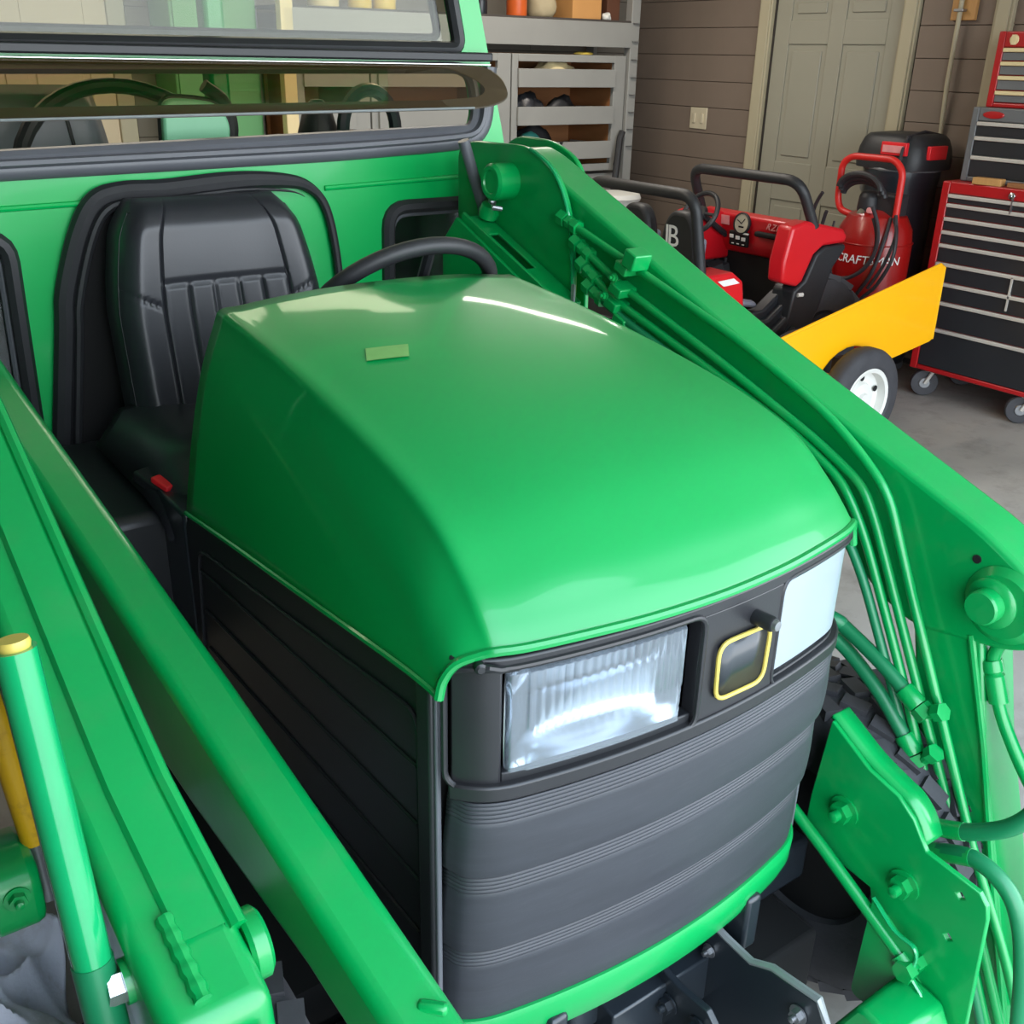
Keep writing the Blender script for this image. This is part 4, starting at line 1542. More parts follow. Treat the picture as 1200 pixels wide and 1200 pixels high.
lump('yellow_sponge', 'yellow sponge lying on the grey bay frame below the long fascia', 'sponge', (3.66, 4.75, 1.615), (.07, .035, .012), PALEY, 6, .1)
def pliers(name, label, c, rot, m):
    t = thing(name, label, 'pliers', c, rot)
    bm = B(); tube(bm, [(-.09, .015, 0), (-.03, .012, 0), (0, 0, 0), (.03, -.006, 0), (.05, -.002, 0)], .006, 8); tube(bm, [(-.09, -.02, 0), (-.03, -.014, 0), (0, 0, 0), (.03, .006, 0), (.05, .002, 0)], .006, 8)
    obj('pliers_jaw', bm, m, t, local=True)
    bm = B(); tube(bm, [(-.10, .016, 0), (-.04, .013, 0)], .009, 8); tube(bm, [(-.10, -.022, 0), (-.04, -.015, 0)], .009, 8)
    obj('grip', bm, RUBBER, t, local=True)
    return t
pliers('pliers', 'steel pliers lying beside the black strap heap', (3.70, 4.74, 1.310), .2, STEEL)
pliers('pliers', 'small dark pliers near the white rag in the top drawer', (3.68, 4.75, 1.525), -.3, DSTEEL)
pliers('pliers', 'worn pliers beside the teal bag in the lowest drawer', (3.52, 4.74, 1.100), .5, STEEL)

# things on the top deck
ZD = 1.818
def jar(name, label, cat, x, y, r, h, m, lidm, group=None, neck=.8):
    t = thing(name, label, cat, (x, y, ZD), 0, group)
    bm = B(); lathe(bm, [(0, 0), (r * .95, 0), (r, .01), (r, h * .75), (r * neck, h * .86), (r * neck, h * .9), (0, h * .9)], (0, 0, 0), (0, 0, 1), 24); obj('jar_body', bm, m, t, local=True)
    bm = B(); lathe(bm, [(0, h * .89), (r * neck * 1.08, h * .89), (r * neck * 1.08, h), (0, h)], (0, 0, 0), (0, 0, 1), 24); obj('jar_lid', bm, lidm, t, local=True)
    return t
jar('plastic_jar', 'yellow plastic jar on the top deck, left one of two behind the cab glass', 'jar', 2.13, 4.82, .065, .22, PALEY, WHITEP)
jar('plastic_jar', 'yellow plastic jar on the top deck, beside a matching jar', 'jar', 2.28, 4.82, .065, .20, PALEY, WHITEP)
jar('plastic_jar', 'cream squat tub on the top deck behind the cab glass', 'tub', 1.92, 4.84, .085, .16, CREAM, WHITEP, neck=.95)
jar('paint_can', 'cream round can on the top deck right of the cab pillar', 'can', 2.80, 4.82, .075, .16, CREAM, STEEL, neck=.96)
jar('spray_can', 'orange lamp shaped can on the top deck beside the beige bag', 'can', 3.17, 4.80, .062, .2, ORANGE, CHROME, neck=.7)
jar('spray_can', 'slim dark can on the top deck between cream can and orange can', 'can', 2.95, 4.86, .04, .2, DSTEEL, RUBBER, neck=.8)
def carton(name, label, cat, x0, x1, y0, y1, h, m, flap_m):
    t = thing(name, label, cat, ((x0 + x1) / 2, (y0 + y1) / 2, ZD))
    w, d = x1 - x0, y1 - y0
    bm = B(); bxx(bm, -w / 2, w / 2, -d / 2, d / 2, 0, h); obj('carton_body', bm, m, t, local=True, bevel=.004)
    bm = B()
    box(bm, (0, -d * .52, h + .0), (w, .003, d * .5), (radians(50), 0, 0)); box(bm, (0, d * .3, h + .004), (w, d * .45, .003))
    obj('carton_flap', bm, flap_m, t, local=True)
    return t
carton('cardboard_box', 'tan cardboard box on the top deck, largest of the row', 'box', 3.55, 3.78, 4.74, 5.0, .24, CARD, CARD)
carton('cardboard_box', 'dark brown narrow box at the right end of the top deck', 'box', 3.86, 3.965, 4.78, 5.0, .22, BROWN, BROWN)
lump('paper_bag', 'beige paper bag slumped on the top deck beside the tan box', 'bag', (3.38, 4.84, ZD), (.09, .09, .10), BEIGE, 8, .12)
lump('white_ornament', 'small white knobbly ornament between tan box and brown box', 'ornament', (3.82, 4.74, ZD), (.025, .025, .028), WHITEP, 9, .35)

# pale green locker seen through the cab glass
LK = thing('metal_locker', 'pale green metal locker standing by the rear wall behind the cab', 'locker', (1.33, 5.05, 0))
bm = B(); bxx(bm, 1.10, 1.56, 4.90, 5.22, .03, 2.0); obj('locker_body', bm, PGREEN, LK, bevel=.008)
bm = B(); bxx(bm, 1.115, 1.325, 4.888, 4.902, .06, 1.97); obj('locker_door', bm, PGREEN, LK, bevel=.003)
bm = B(); bxx(bm, 1.335, 1.545, 4.888, 4.902, .06, 1.97); obj('locker_door', bm, PGREEN, LK, bevel=.003)
bm = B(); bxx(bm, 1.30, 1.312, 4.868, 4.89, 1.0, 1.12); obj('locker_handle', bm, STEEL, LK, bevel=.003)

# wall plate, conduit and its wooden backing block
t = thing('wall_switch', 'ivory wall switch plate on the taupe wall left of the door', 'switch', (XW - .014, 4.512, 1.245))
bm = B(); bxx(bm, XW - .022, XW - .0142, 4.435, 4.590, 1.178, 1.312); obj('switch_plate', bm, IVORY, t, bevel=.004)
bm = B()
for y in (4.475, 4.548):
    bxx(bm, XW - .030, XW - .021, y - .012, y + .012, 1.215, 1.275)
pieces('switch_rocker', bm, IVORY, t, bevel=.003)
t = thing('conduit_pipe', 'thin pale conduit pipe running down the taupe wall right of the door', 'pipe', (XW - .04, 2.68, 0))
bm = B(); tube(bm, [(XW - .0275, 2.682, 0), (XW - .0275, 2.682, 1.2), (XW - .054, 2.682, 1.5), (XW - .054, 2.682, 2.70)], .0125, 12); obj('pipe', bm, CASING, t)
bm = B(); bxx(bm, XW - .072, XW - .03, 2.655, 2.71, 1.855, 1.868); obj('pipe_strap', bm, STEEL, t, bevel=.002)
t = obj('wood_block', (lambda b: (bxx(b, XW - .040, XW - .0145, 2.605, 2.742, 1.815, 1.95), b)[1])(B()), WOOD, None, bevel=.003)
tag(t, 'square wooden block fixed to the wall behind the conduit pipe', 'block')

# ---- tool cabinets against the left wall
def chest(name, label, x0, x1, y0, y1, z0, z1, body, slots, margin, face_m, pull_m, top=None):
    t = thing(name, label, 'toolbox', ((x0 + x1) / 2, (y0 + y1) / 2, z0))
    bm = B()
    bxx(bm, x0 + .02, x1, y0, y1, z0, z1)
    bxx(bm, x0, x0 + .02, y1 - margin, y1, z0, z1)
    bxx(bm, x0, x0 + .02, y0, y0 + margin, z0, z1)
    bxx(bm, x0, x0 + .02, y0 + margin, y1 - margin, slots[0], z1)
    bxx(bm, x0, x0 + .02, y0 + margin, y1 - margin, z0, slots[-1])
    obj('cabinet_body', bm, body, t, bevel=.006)
    for a, b in zip(slots, slots[1:]):
        bm = B(); bxx(bm, x0 + .002, x0 + .019, y0 + margin + .002, y1 - margin - .002, b + .003, a - .021)
        d = obj('drawer', bm, face_m, t, bevel=.002)
        bm = B(); bxx(bm, x0 - .006, x0 + .019, y0 + margin + .002, y1 - margin - .002, a - .020, a - .002)
        obj('drawer_pull', bm, pull_m, d, bevel=.003)
    return t
RC = chest('rolling_tool_cabinet', 'big red rolling tool cabinet with black drawers on casters by the left wall', 3.977, 4.44, 1.16, 2.305, .145, 1.085, RED,
           [1.030, .985, .920, .856, .792, .702, .606, .512, .375, .170], .042, DRAWB, ALU)
bm = B(); lathe(bm, [(0, 0), (.016, 0), (.016, .008), (.010, .012), (0, .012)], (3.977, 1.935, 1.052), (-1, 0, 0), 18); lathe(bm, [(0, 0), (.006, 0), (.005, .012), (0, .013)], (3.968, 1.935, 1.052), (-1, 0, 0), 10)
obj('cabinet_lock', bm, CHROME, RC)
bm = B(); bxx(bm, 3.970, 3.98, 1.925, 1.932, .972, 1.04); obj('hanging_key', bm, STEEL, RC)
bm = B(); bxx(bm, 3.971, 3.99, 1.845, 1.853, .53, .69); obj('drawer_divider', bm, ALU, RC)
def caster(parent, x, y):
    bm = B(); lathe(bm, [(0, -.016), (.042, -.020), (.066, -.018), (.070, -.010), (.070, .010), (.066, .018), (.042, .020), (0, .016)], (x, y, .0705), (.75, .66, 0), 28)
    w = obj('caster', bm, TYRE, parent)
    bm = B()
    for s in (-1, 1):
        lathe(bm, [(0, 0), (.030, 0), (.026, .004), (0, .004)], Vector((x, y, .0705)) + Vector((.75, .66, 0)) * .0205 * s, Vector((.75, .66, 0)) * s, 20)
    obj('caster_hub', bm, STEEL, w)
    bm = B()
    a = Vector((.75, .66, 0)).normalized() * .030
    p = Vector((.66, -.75, 0)).normalized() * .03
    for s in (-1, 1):
        c = Vector((x, y, .0)) + a * s
        tube(bm, [c + Vector((0, 0, .07)), c + p + Vector((0, 0, .135))], .010, 8)
    box(bm, Vector((x, y, .139)) + p, (.075, .075, .010))
    obj('caster_fork', bm, ALU, w)
for y in (2.235, 1.70):
    caster(RC, 4.03, y)
for y in (2.235, 1.24):
    caster(RC, 4.38, y)
caster(RC, 4.03, 1.24)
GC = chest('tool_chest', 'grey middle tool chest with black drawers standing on the red cabinet', 4.057, 4.44, 1.20, 2.268, 1.0855, 1.424, GREYM,
           [1.362, 1.296, 1.208, 1.110], .035, DRAWB, ALU)
bm = B(); lathe(bm, [(0, 0), (1, 0), (.9, .005), (0, .007)], (0, 0, 0), (-1, 0, 0), 28)
bm.transform(Matrix.Translation((4.056, 2.155, 1.392)) @ Matrix.Diagonal((1, .055, .017, 1)))
obj('oval_badge', bm, RED, GC)
UC = chest('tool_chest', 'red top tool chest with pale drawer pulls, highest of the stack', 4.08, 4.44, 1.20, 2.222, 1.4245, 1.752, RED,
           [1.684, 1.626, 1.565, 1.500, 1.446], .035, GREYM, CREAM)
bm = B(); lathe(bm, [(0, 0), (.022, 0), (.020, .006), (.010, .008), (0, .008)], (4.08, 2.140, 1.716), (-1, 0, 0), 22); bxx(bm, 4.07, 4.08, 2.130, 2.150, 1.695, 1.737)
obj('chest_emblem', bm, CREAM, UC)
o = obj('wood_offcut', (lambda b: (box(b, (0, 0, .016), (.05, .14, .032)), b)[1])(B()), WOOD, None, bevel=.003)
o.location = (4.0, 2.08, 1.0855); o.rotation_euler = (0, 0, .1)
tag(o, 'pale wooden offcut lying on top of the red rolling cabinet', 'wood')
o = obj('wood_offcut', (lambda b: (box(b, (0, 0, .011), (.05, .16, .022)), b)[1])(B()), PLY, None, bevel=.003)
o.location = (4.01, 1.90, 1.0855); o.rotation_euler = (0, 0, -.05)
tag(o, 'reddish brown wood strip beside the pale offcut on the cabinet', 'wood')
pliers('screw_clamp', 'small steel hand tool lying on the red rolling cabinet top', (4.0, 1.75, 1.096), 1.3, STEEL)

# ---- wet and dry vacuum
VC = thing('shop_vacuum', 'black and grey shop vacuum with red label behind the compressor', 'vacuum', (4.245, 2.73, 0))
vc = Vector((4.245, 2.73, 0))
bm = B(); lathe(bm, [(0, .06), (.175, .06), (.185, .10), (.185, .70), (.19, 1.02), (.198, 1.05), (.198, 1.09), (.18, 1.10), (0, 1.10)], vc, (0, 0, 1), 36); obj('vacuum_drum', bm, DSTEEL, VC)
bm = B()
rows = []
for z, sc in [(1.10, 1.0), (1.14, 1.02), (1.20, .98), (1.245, .90), (1.268, .80), (1.276, .5), (1.277, .02)]:
    row = []
    for k in range(40):
        a = 2 * pi * k / 40
        ca, sa = cos(a), sin(a)
        ex = .196 * (abs(ca) ** .55) * (1 if ca > 0 else -1) * sc
        ey = .210 * (abs(sa) ** .55) * (1 if sa > 0 else -1) * sc
        row.append(vc + Vector((ex, ey, z)))
    rows.append(row)
grid(bm, rows, closed_u=True)
bmesh.ops.recalc_face_normals(bm, faces=bm.faces[:])
hd = obj('motor_head', bm, RUBBER, VC, smooth=50)
bm = B(); tube(bm, [vc + Vector((-.190 * c_, -.196 * s_, 1.098)) for c_, s_ in [(cos(2 * pi * k / 36), sin(2 * pi * k / 36)) for k in range(36)]], .010, 8, closed=True); obj('head_rim', bm, GREYM, hd)
bm = B(); bxx(bm, 4.040, 4.065, 2.585, 2.735, 1.172, 1.236)
lb = obj('brand_label', bm, REDL, VC, bevel=.003)
bm = B(); bxx(bm, 4.036, 4.041, 2.60, 2.722, 1.186, 1.220); obj('label_band', bm, PINKW, lb)
bm = B(); bxx(bm, 4.14, 4.29, 2.508, 2.53, 1.155, 1.222); obj('red_vent', bm, REDL, VC, bevel=.003)
bm = B(); tube(bm, [vc + Vector((-.222, -.13, 1.11)), vc + Vector((-.212, -.13, 1.20)), vc + Vector((-.17, -.12, 1.262)), vc + Vector((0, -.10, 1.284)), vc + Vector((.17, -.10, 1.26))], .008, 8); obj('head_cord', bm, HOSEB, VC)
bm = B()
for k in range(4):
    a = pi / 4 + k * pi / 2
    lathe(bm, [(0, -.015), (.03, -.015), (.03, .015), (0, .015)], vc + Vector((.15 * cos(a), .15 * sin(a), .031)), (sin(a), -cos(a), 0), 16)
    box(bm, vc + Vector((.15 * cos(a), .15 * sin(a), .06)), (.06, .06, .02))
obj('vacuum_caster', bm, RUBBER, VC)

# ---- upright air compressor
AC = thing('air_compressor', 'red upright air compressor tank with a red loop handle, left of the tool cabinet', 'compressor', (3.88, 2.575, 0))
ac = Vector((3.88, 2.575, 0))
bm = B(); lathe(bm, [(0, .10), (.10, .11), (.16, .15), (.19, .24), (.19, .75), (.18, .83), (.145, .895), (.085, .925), (0, .93)], ac, (0, 0, 1), 40); tk = obj('air_tank', bm, TANKR, AC)
bm = B(); tube(bm, [ac + Vector((cos(2 * pi * k / 40) * .191, sin(2 * pi * k / 40) * .191, .765)) for k in range(40)], .004, 6, closed=True); obj('tank_seam', bm, TANKR, tk)
bm = B()
hp = [(3.83, 2.62, .87), (3.83, 2.775, .90), (3.83, 2.80, .96), (3.83, 2.80, 1.13), (3.83, 2.745, 1.17), (3.83, 2.49, 1.172), (3.83, 2.435, 1.12), (3.83, 2.435, .86)]
tube(bm, fillet(hp, .05, 5), .017, 14); obj('loop_handle', bm, HANDR, AC)
bm = B()
lathe(bm, [(0, 0), (.05, 0), (.055, .03), (.05, .10), (.03, .12), (0, .12)], ac + Vector((-.05, .03, .895)), (0, 0, 1), 24)
box(bm, ac + Vector((0, -.03, .95)), (.11, .20, .11)); box(bm, ac + Vector((.02, .05, .93)), (.1, .12, .08))
obj('pump_head', bm, RUBBER, AC, bevel=.012)
bm = B(); lathe(bm, [(0, 0), (.024, 0), (.026, .01), (.022, .02), (0, .02)], (3.78, 2.595, .905), (-1, 0, .2), 20); obj('pressure_gauge', bm, CHROME, AC)
bm = B(); lathe(bm, [(0, 0), (.017, 0), (.014, .03), (0, .032)], (3.785, 2.545, .925), (-1, 0, .1), 16); obj('regulator_knob', bm, PINKW, AC)
def ring_text(s, size, m, R, zc, a0, parent, name):
    bm = text_bm(s, size, Matrix.Identity(4), .0012, 0.12)
    for v in bm.verts:
        x, y, z = v.co
        a = a0 + x / R
        rr = R + .002 + z
        v.co = ac + Vector((-cos(a) * rr, sin(-a) * rr, zc + y))
    return obj(name, bm, m, parent, smooth=0)
ring_text('CRAFTSMAN', .060, WHITE, .191, .690, .50, tk, 'tank_lettering')
bm = B()
for a in (0, 2.1, 4.2):
    box(bm, ac + Vector((cos(a) * .13, sin(a) * .13, .075)), (.05, .05, .15))
pieces('tank_foot', bm, TANKR, AC)
# hose coils hanging from the handle
HS = thing('air_hose', 'dark rubber air hose looped over the red compressor handle', 'hose', (3.82, 2.6, .9))
bm = B()
def coil(c, ry, rz, x, a0, a1, r=.0095, n=40, tw=.02):
    tube(bm, [Vector((x + tw * sin(2.2 * (a0 + (a1 - a0) * k / n)), c[0] + ry * cos(a0 + (a1 - a0) * k / n), c[1] + rz * sin(a0 + (a1 - a0) * k / n))) for k in range(n + 1)], r, 8)
coil((2.625, .82), .215, .24, 3.665, 2.5, 7.1)
coil((2.60, .80), .175, .21, 3.68, 2.6, 6.8)
tube(bm, catmull([(3.80, 2.44, .90), (3.74, 2.415, .80), (3.70, 2.43, .64), (3.70, 2.50, .52)], 6), .0095, 8)
tube(bm, catmull([(3.80, 2.42, .90), (3.75, 2.36, .84), (3.72, 2.34, .72), (3.71, 2.40, .58), (3.70, 2.47, .50), (3.71, 2.50, .42)], 6), .0095, 8)
tube(bm, catmull([(3.78, 2.40, .92), (3.76, 2.37, .82), (3.72, 2.385, .68), (3.70, 2.44, .56)], 6), .0085, 8)
obj('hose_loops', bm, HOSEB, HS)
bm = B()
for k in range(3):
    tube(bm, [Vector((3.79 - .02 * k, 2.615 + .125 * cos(a), .985 + .018 * k + .075 * sin(a))) for a in [pi * .02 + pi * .96 * q / 20 for q in range(21)]], .016, 10)
obj('hose_bundle', bm, RUBBER, HS)
bm = B(); tube(bm, catmull([(3.70, 2.70, .86), (3.69, 2.705, .76), (3.69, 2.69, .66), (3.70, 2.66, .58), (3.71, 2.60, .54)], 6), .006, 8); obj('thin_cord', bm, HOSEB, HS)

# ---- small red utility vehicle
UV = thing('utility_vehicle', 'small red and black open utility vehicle with tubular roll bars, beyond the loader arm', 'vehicle', (2.95, 2.78, 0))
YN, YF_ = 2.44, 3.13
def hoop(x, x2, zt, zb, r):
    bm = B()
    P = fillet([(x2, YF_ + .02, zb), (x, YF_, zt), (x, YN - .0, zt), (x2, YN - .02, zb)], .085, 6)
    tube(bm, P, r * 1.2, 14)
    return bm
obj('roll_bar', hoop(2.42, 2.50, 1.078, .62, .021), RUBBER, UV)
obj('roll_bar', hoop(3.08, 3.19, 1.108, .90, .021), RUBBER, UV)
bm = B(); bxx(bm, 2.0, 3.68, 2.60, 3.0, .22, .42); obj('chassis_tub', bm, RUBBER, UV, bevel=.03)
# dash: sloping red face
bm = B()
prism(bm, [(3.27, .905), (3.21, .895), (3.225, .77), (3.27, .70), (3.34, .70), (3.36, .87)], 1, 2.54, 3.18)
bm_ = B(); bxx(bm_, 3.28, 3.345, 2.54, 3.15, .40, .705); obj('footwell_panel', bm_, DARK, UV, smooth=0)
ds = obj('dashboard', bm, UTVR, UV, bevel=.015, seg=3)
bm = B(); bxx(bm, 3.19, 3.22, 2.60, 2.78, .808, .835); obj('dash_grab_slot', bm, DARK, ds, bevel=.01)
bm = B(); prism(bm, [(3.355, .885), (3.42, .865), (3.66, .77), (3.78, .64), (3.78, .45), (3.355, .45)], 1, 2.80, 3.06)
obj('nose_body', bm, UTVR, UV, bevel=.03, seg=3)
bm = B(); lathe(bm, [(0, 0), (.050, 0), (.054, .006), (.054, .016), (.047, .020), (.047, .012), (0, .012)], (3.212, 2.872, .857), (-1, 0, .1), 28); obj('gauge_rim', bm, RUBBER, ds)
bm = B(); lathe(bm, [(0, .013), (.045, .013), (.045, .0145), (0, .0145)], (3.212, 2.872, .857), (-1, 0, .1), 24); obj('gauge_dial', bm, GAUGE, ds)
bm = B()
for a in (2.3, .5):
    d = Vector((0, cos(a), sin(a)))
    tube(bm, [Vector((3.196, 2.872, .859)), Vector((3.196, 2.872, .859)) + d * .032], .002, 6)
box(bm, (3.1965, 2.872, .842), (.002, .035, .008))
obj('gauge_needle', bm, DARK, ds)
bm = B(); box(bm, (3.206, 2.885, .782), (.02, .125, .075), (0, -.12, 0)); sp2 = obj('switch_panel', bm, DARK, ds, bevel=.008)
bm = B()
for dy, dz in ((.042, .01), (0, .006), (-.038, .002)):
    box(bm, (3.194, 2.885 + dy, .782 + dz), (.006, .026, .018))
for dy in (.03, -.005, -.04):
    box(bm, (3.194, 2.885 + dy, .758), (.006, .016, .005))
box(bm, (3.194, 2.835, .812), (.006, .04, .008))
pieces('rocker_switch', bm, WHITEP, sp2, bevel=.002)
bm = text_bm('RZR', .045, frame_matrix((3.205, 2.675, .862), (0, -1, -.02), (.08, 0, 1)), .0015, .35, 1.15); obj('dash_lettering', bm, PINKW, ds, smooth=0)
bm = B(); box(bm, (3.207, 3.00, .862), (.004, .07, .045), (0, -.1, 0)); obj('warning_label', bm, PINKW, ds)
# steering wheel on the far side
c = Vector((3.03, 3.00, .905)); a1 = Vector((0, 1, 0)); a2 = Vector((.5, 0, .87))
bm = B(); tube(bm, [c + (a1 * cos(2 * pi * k / 32) + a2 * sin(2 * pi * k / 32)) * .105 for k in range(32)], .013, 10, closed=True)
uw = obj('steering_wheel', bm, RUBBER, UV)
bm = B(); lathe(bm, [(0, -.01), (.035, -.01), (.04, .01), (0, .016)], c, a1.cross(a2), 18); tube(bm, [c - a1 * .1, c, c + a1 * .1], .009, 8); tube(bm, [c, c - a2 * .1], .009, 8); tube(bm, [c, c + Vector((.2, 0, -.12))], .016, 8)
obj('wheel_hub', bm, RUBBER, uw)
# near fender: red shoulder, grey arch
FE = [(2.985, .76), (3.02, .915), (3.12, .935), (3.39, .882), (3.425, .85), (3.415, .815), (3.255, .812), (3.195, .775), (3.135, .655), (3.10, .635), (2.99, .665)]
bm = B(); prism(bm, FE, 1, 2.40, 2.495); obj('front_fender', bm, UTVR, UV, bevel=.016, seg=3)
bm = B(); prism(bm, [(3.02, .90), (3.12, .92), (3.39, .87), (3.39, .66), (3.02, .66)], 1, 3.02, 3.17); obj('front_fender', bm, UTVR, UV, bevel=.016, seg=3)
bm = B(); prism(bm, [(3.15, .66), (3.205, .775), (3.26, .808), (3.41, .812), (3.42, .79), (3.34, .70), (3.28, .52), (3.22, .40), (3.05, .40), (3.08, .62)], 1, 2.395, 2.53)
obj('wheel_arch', bm, DRAWB, UV, bevel=.014, seg=3)
bm = B(); tube(bm, [(3.10, 2.39, .60), (3.13, 2.385, .60)], .010, 8); obj('arch_clip', bm, WHITEP, UV)
# sill steps
bm = B()
for k, (z, y) in enumerate(((.505, 2.50), (.465, 2.46), (.42, 2.42), (.36, 2.40))):
    prism(bm, [(2.62, z), (2.98, z + .02), (3.10, z + .10), (3.12, z + .06), (3.0, z - .03), (2.62, z - .05)], 1, y - .02, y + .05)
pieces('door_sill', bm, DRAWB, UV, bevel=.01)
bm = B(); prism(bm, [(2.46, .60), (2.46, .70), (2.50, .742), (2.66, .745), (2.73, .70), (2.76, .55), (2.70, .52)], 1, 2.40, 2.56); rf = obj('rear_fender', bm, UTVR, UV, bevel=.014, seg=3)
bm = B(); prism(bm, [(2.56, .715), (2.66, .72), (2.70, .695), (2.60, .69)], 1, 2.396, 2.401); obj('fender_decal', bm, WHITE, rf)
bm = B(); bxx(bm, 2.05, 2.46, 2.42, 3.14, .45, .70); obj('cargo_box', bm, RUBBER, UV, bevel=.02)
# seats
def kid_seat(y):
    bm = B()
    P = fillet([(-.125, .45, 0), (-.14, .70, 0), (-.10, .92, 0), (-.055, .985, 0), (.055, .985, 0), (.10, .92, 0), (.14, .70, 0), (.125, .45, 0)], .05, 4, closed=True)
    prism(bm, [(y + p.x, p.y) for p in P], 0, 2.545, 2.615)
    s = obj('bucket_seat', bm, RUBBER, UV, bevel=.022, seg=3)
    bm = B(); bxx(bm, 2.60, 2.92, y - .14, y + .14, .42, .52); obj('seat_base', bm, DSTEEL, s, bevel=.03)
    bm = B(); box(bm, (2.63, y, .72), (.05, .16, .3), (0, .08, 0)); obj('seat_insert', bm, GREYIN, s, bevel=.02)
    return s
s1 = kid_seat(2.655)
kid_seat(2.955)
bm = text_bm('IB', .135, frame_matrix((2.541, 2.685, .868), (0, -1, 0), (0, 0, 1)), .001, -.05, .78); obj('seat_logo', bm, WHITE, s1, smooth=0)
bm = B(); box(bm, (2.80, 2.55, .60), (.12, .10, .05), (0, -.3, .2)); box(bm, (2.9, 2.52, .56), (.10, .05, .03), (.2, .2, 0)); obj('armrest', bm, GREYIN, UV, bevel=.02)
def small_wheel(parent, c, R, w, name='wheel'):
    bm = B()
    lathe(bm, [(R * .5, -w / 2), (R * .8, -w * .55), (R * .95, -w * .45), (R * .97, 0), (R * .95, w * .45), (R * .8, w * .55), (R * .5, w / 2), (R * .45, w * .3), (0, w * .3)], c, (0, -1, 0), 32)
    o = obj(name, bm, TYRE, parent)
    bm = B()
    for k in range(18):
        for q in (-1, 1):
            a = 2 * pi * (k + .25 * q) / 18
            m4 = Matrix.Translation(c) @ Matrix.Rotation(a, 4, 'Y') @ Matrix.Translation((0, q * w * .25, R * .97)) @ Matrix.Rotation(.5 * q, 4, 'Z')
            bmesh.ops.create_cube(bm, size=1, matrix=m4 @ Matrix.Diagonal((R * .22, w * .38, R * .09, 1)))
    obj('tread_blocks', bm, TYRE, o, smooth=0)
    bm = B(); lathe(bm, [(R * .5, w * .28), (R * .45, w * .5), (R * .2, w * .4), (0, w * .42)], c, (0, -1, 0), 24); obj('hub_cap', bm, RUBBER, o)
for c in ((3.345, 2.50, .335), (3.345, 3.08, .335), (2.25, 2.50, .335), (2.25, 3.08, .335)):
    small_wheel(UV, Vector(c), .325, .17)

# ---- yellow cart with a white rimmed wheel in front of the tool cabinet
CT = thing('yard_cart', 'yellow steel yard cart with black tyre and white rim before the tool cabinet', 'cart', (3.05, 2.05, 0))
YC = 1.975
CP = [(2.50, .548), (3.575, .764), (3.604, .752), (3.612, .417), (3.590, .405), (3.285, .358), (3.255, .362)]
arch = [(3.00 + .225 * cos(a), .262 + .20 * sin(a)) for a in [radians(28) + (radians(170) - radians(28)) * k / 10 for k in range(11)]]
CP += arch + [(2.62, .30), (2.50, .32)]
bm = B(); prism(bm, CP, 1, YC, YC + .012)
cs_ = obj('side_panel', bm, CARTY, CT, smooth=30, bevel=.003)
bm = B(); tube(bm, [(2.50, YC + .006, .55), (3.575, YC + .006, .766), (3.606, YC + .006, .752), (3.612, YC + .006, .415)], .008, 8); obj('panel_rim', bm, CARTY, cs_)
bm = B(); bxx(bm, 2.40, 3.0, YC + .012, YC + .24, .30, .315); bxx(bm, 2.40, 2.42, YC + .012, YC + .24, .315, .42); obj('cart_bed', bm, CARTY, CT, bevel=.003)
bm = B(); tube(bm, [(2.995, YC - .08, .238), (2.995, YC + .34, .238)], .014, 10); bxx(bm, 2.55, 3.05, YC + .05, YC + .09, .19, .22); bxx(bm, 2.98, 3.05, YC + .04, YC + .08, .2, .40)
obj('cart_axle', bm, DSTEEL, CT)
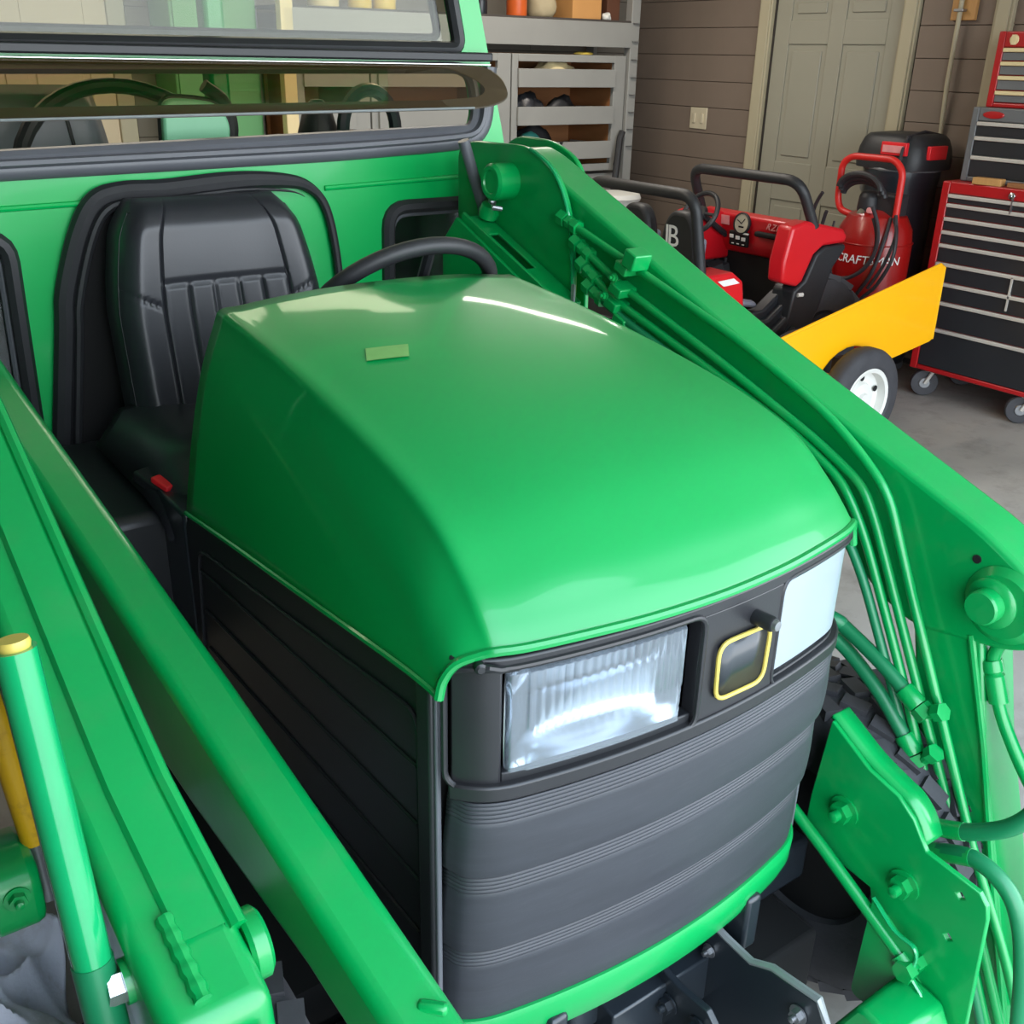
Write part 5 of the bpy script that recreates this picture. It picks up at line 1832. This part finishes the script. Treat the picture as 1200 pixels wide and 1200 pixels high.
def cart_wheel(y):
    c = Vector((2.995, y, .238)); R = .237; w = .105
    bm = B()
    lathe(bm, [(R * .62, -w * .40), (R * .68, -w * .5), (R * .88, -w * .5), (R * .97, -w * .36), (R, -w * .2), (R, w * .2), (R * .97, w * .36), (R * .88, w * .5), (R * .68, w * .5), (R * .62, w * .40)], c, (0, -1, 0), 44)
    t = obj('wheel', bm, TYRE, CT)
    bm = B()
    lathe(bm, [(R * .65, w * .42), (R * .62, w * .46), (R * .56, w * .42), (R * .54, w * .05), (R * .36, -.002), (R * .32, w * .18), (R * .16, w * .22), (R * .14, w * .36), (0, w * .36)], c, (0, -1, 0), 40)
    rm_ = obj('rim', bm, WHITEP, t)
    bm = B()
    for k in range(5):
        a = 2 * pi * k / 5 + .4
        p = c + Vector((cos(a) * R * .44, -.012, sin(a) * R * .44))
        lathe(bm, [(0, 0), (.014, 0), (.014, .002), (0, .002)], p, (0, -1, 0), 12)
    pieces('rim_hole', bm, DARK, rm_)
cart_wheel(YC - .075)
cart_wheel(YC + .29)

# ---- leaning black bar and white pail by the shelf
o = obj('pry_bar', (lambda b: (tube(b, [(3.72, 4.46, .02), (3.80, 4.57, .60), (3.93, 4.665, 1.12), (3.955, 4.672, 1.16)], .022, 10), b)[1])(B()), RUBBER, None)
tag(o, 'long black bar leaning on the grey shelf post', 'bar')
t = thing('plastic_pail', 'white plastic pail with lid on a stand beside the grey shelf', 'pail', (3.55, 4.25, 0))
bm = B(); lathe(bm, [(0, 0), (.12, 0), (.15, .5), (.15, .80), (0, .80)], (3.55, 4.25, 0), (0, 0, 1), 24); obj('pail_body', bm, WHITEP, t)
bm = B(); lathe(bm, [(0, .80), (.16, .80), (.165, .815), (.155, .84), (0, .845)], (3.55, 4.25, 0), (0, 0, 1), 24); obj('pail_lid', bm, WHITEP, t)

# ---- grey blue cloth on the floor by the right front wheel
bm = B()
rows = []
n = 90
for j in range(n):
    row = []
    for i in range(n):
        u, v = i / (n - 1) - .5, j / (n - 1) - .5
        z = .24 + .07 * (.5 - abs(sin(5 * u + 3.2 * v + .6 * sin(6 * v)))) + .05 * (.5 - abs(sin(9 * v - 4 * u + 1.3))) + .022 * (.5 - abs(sin(17 * u + 9 * v + sin(8 * v)))) + .008 * sin(40 * v + 7 * u)
        z -= .35 * (max(0, abs(u) - .30) + max(0, abs(v) - .30))
        row.append(Vector((-.84 + u * .36 + .012 * sin(20 * v), .72 + v * .62 + .012 * sin(17 * u), max(.012, z))))
    rows.append(row)
grid(bm, rows)
bmesh.ops.recalc_face_normals(bm, faces=bm.faces[:])
cl = obj('work_cloth', bm, CLOTH, None, smooth=70, solid=.004)
tag(cl, 'crumpled grey blue cloth heaped on the floor left of the loader arm', 'cloth')
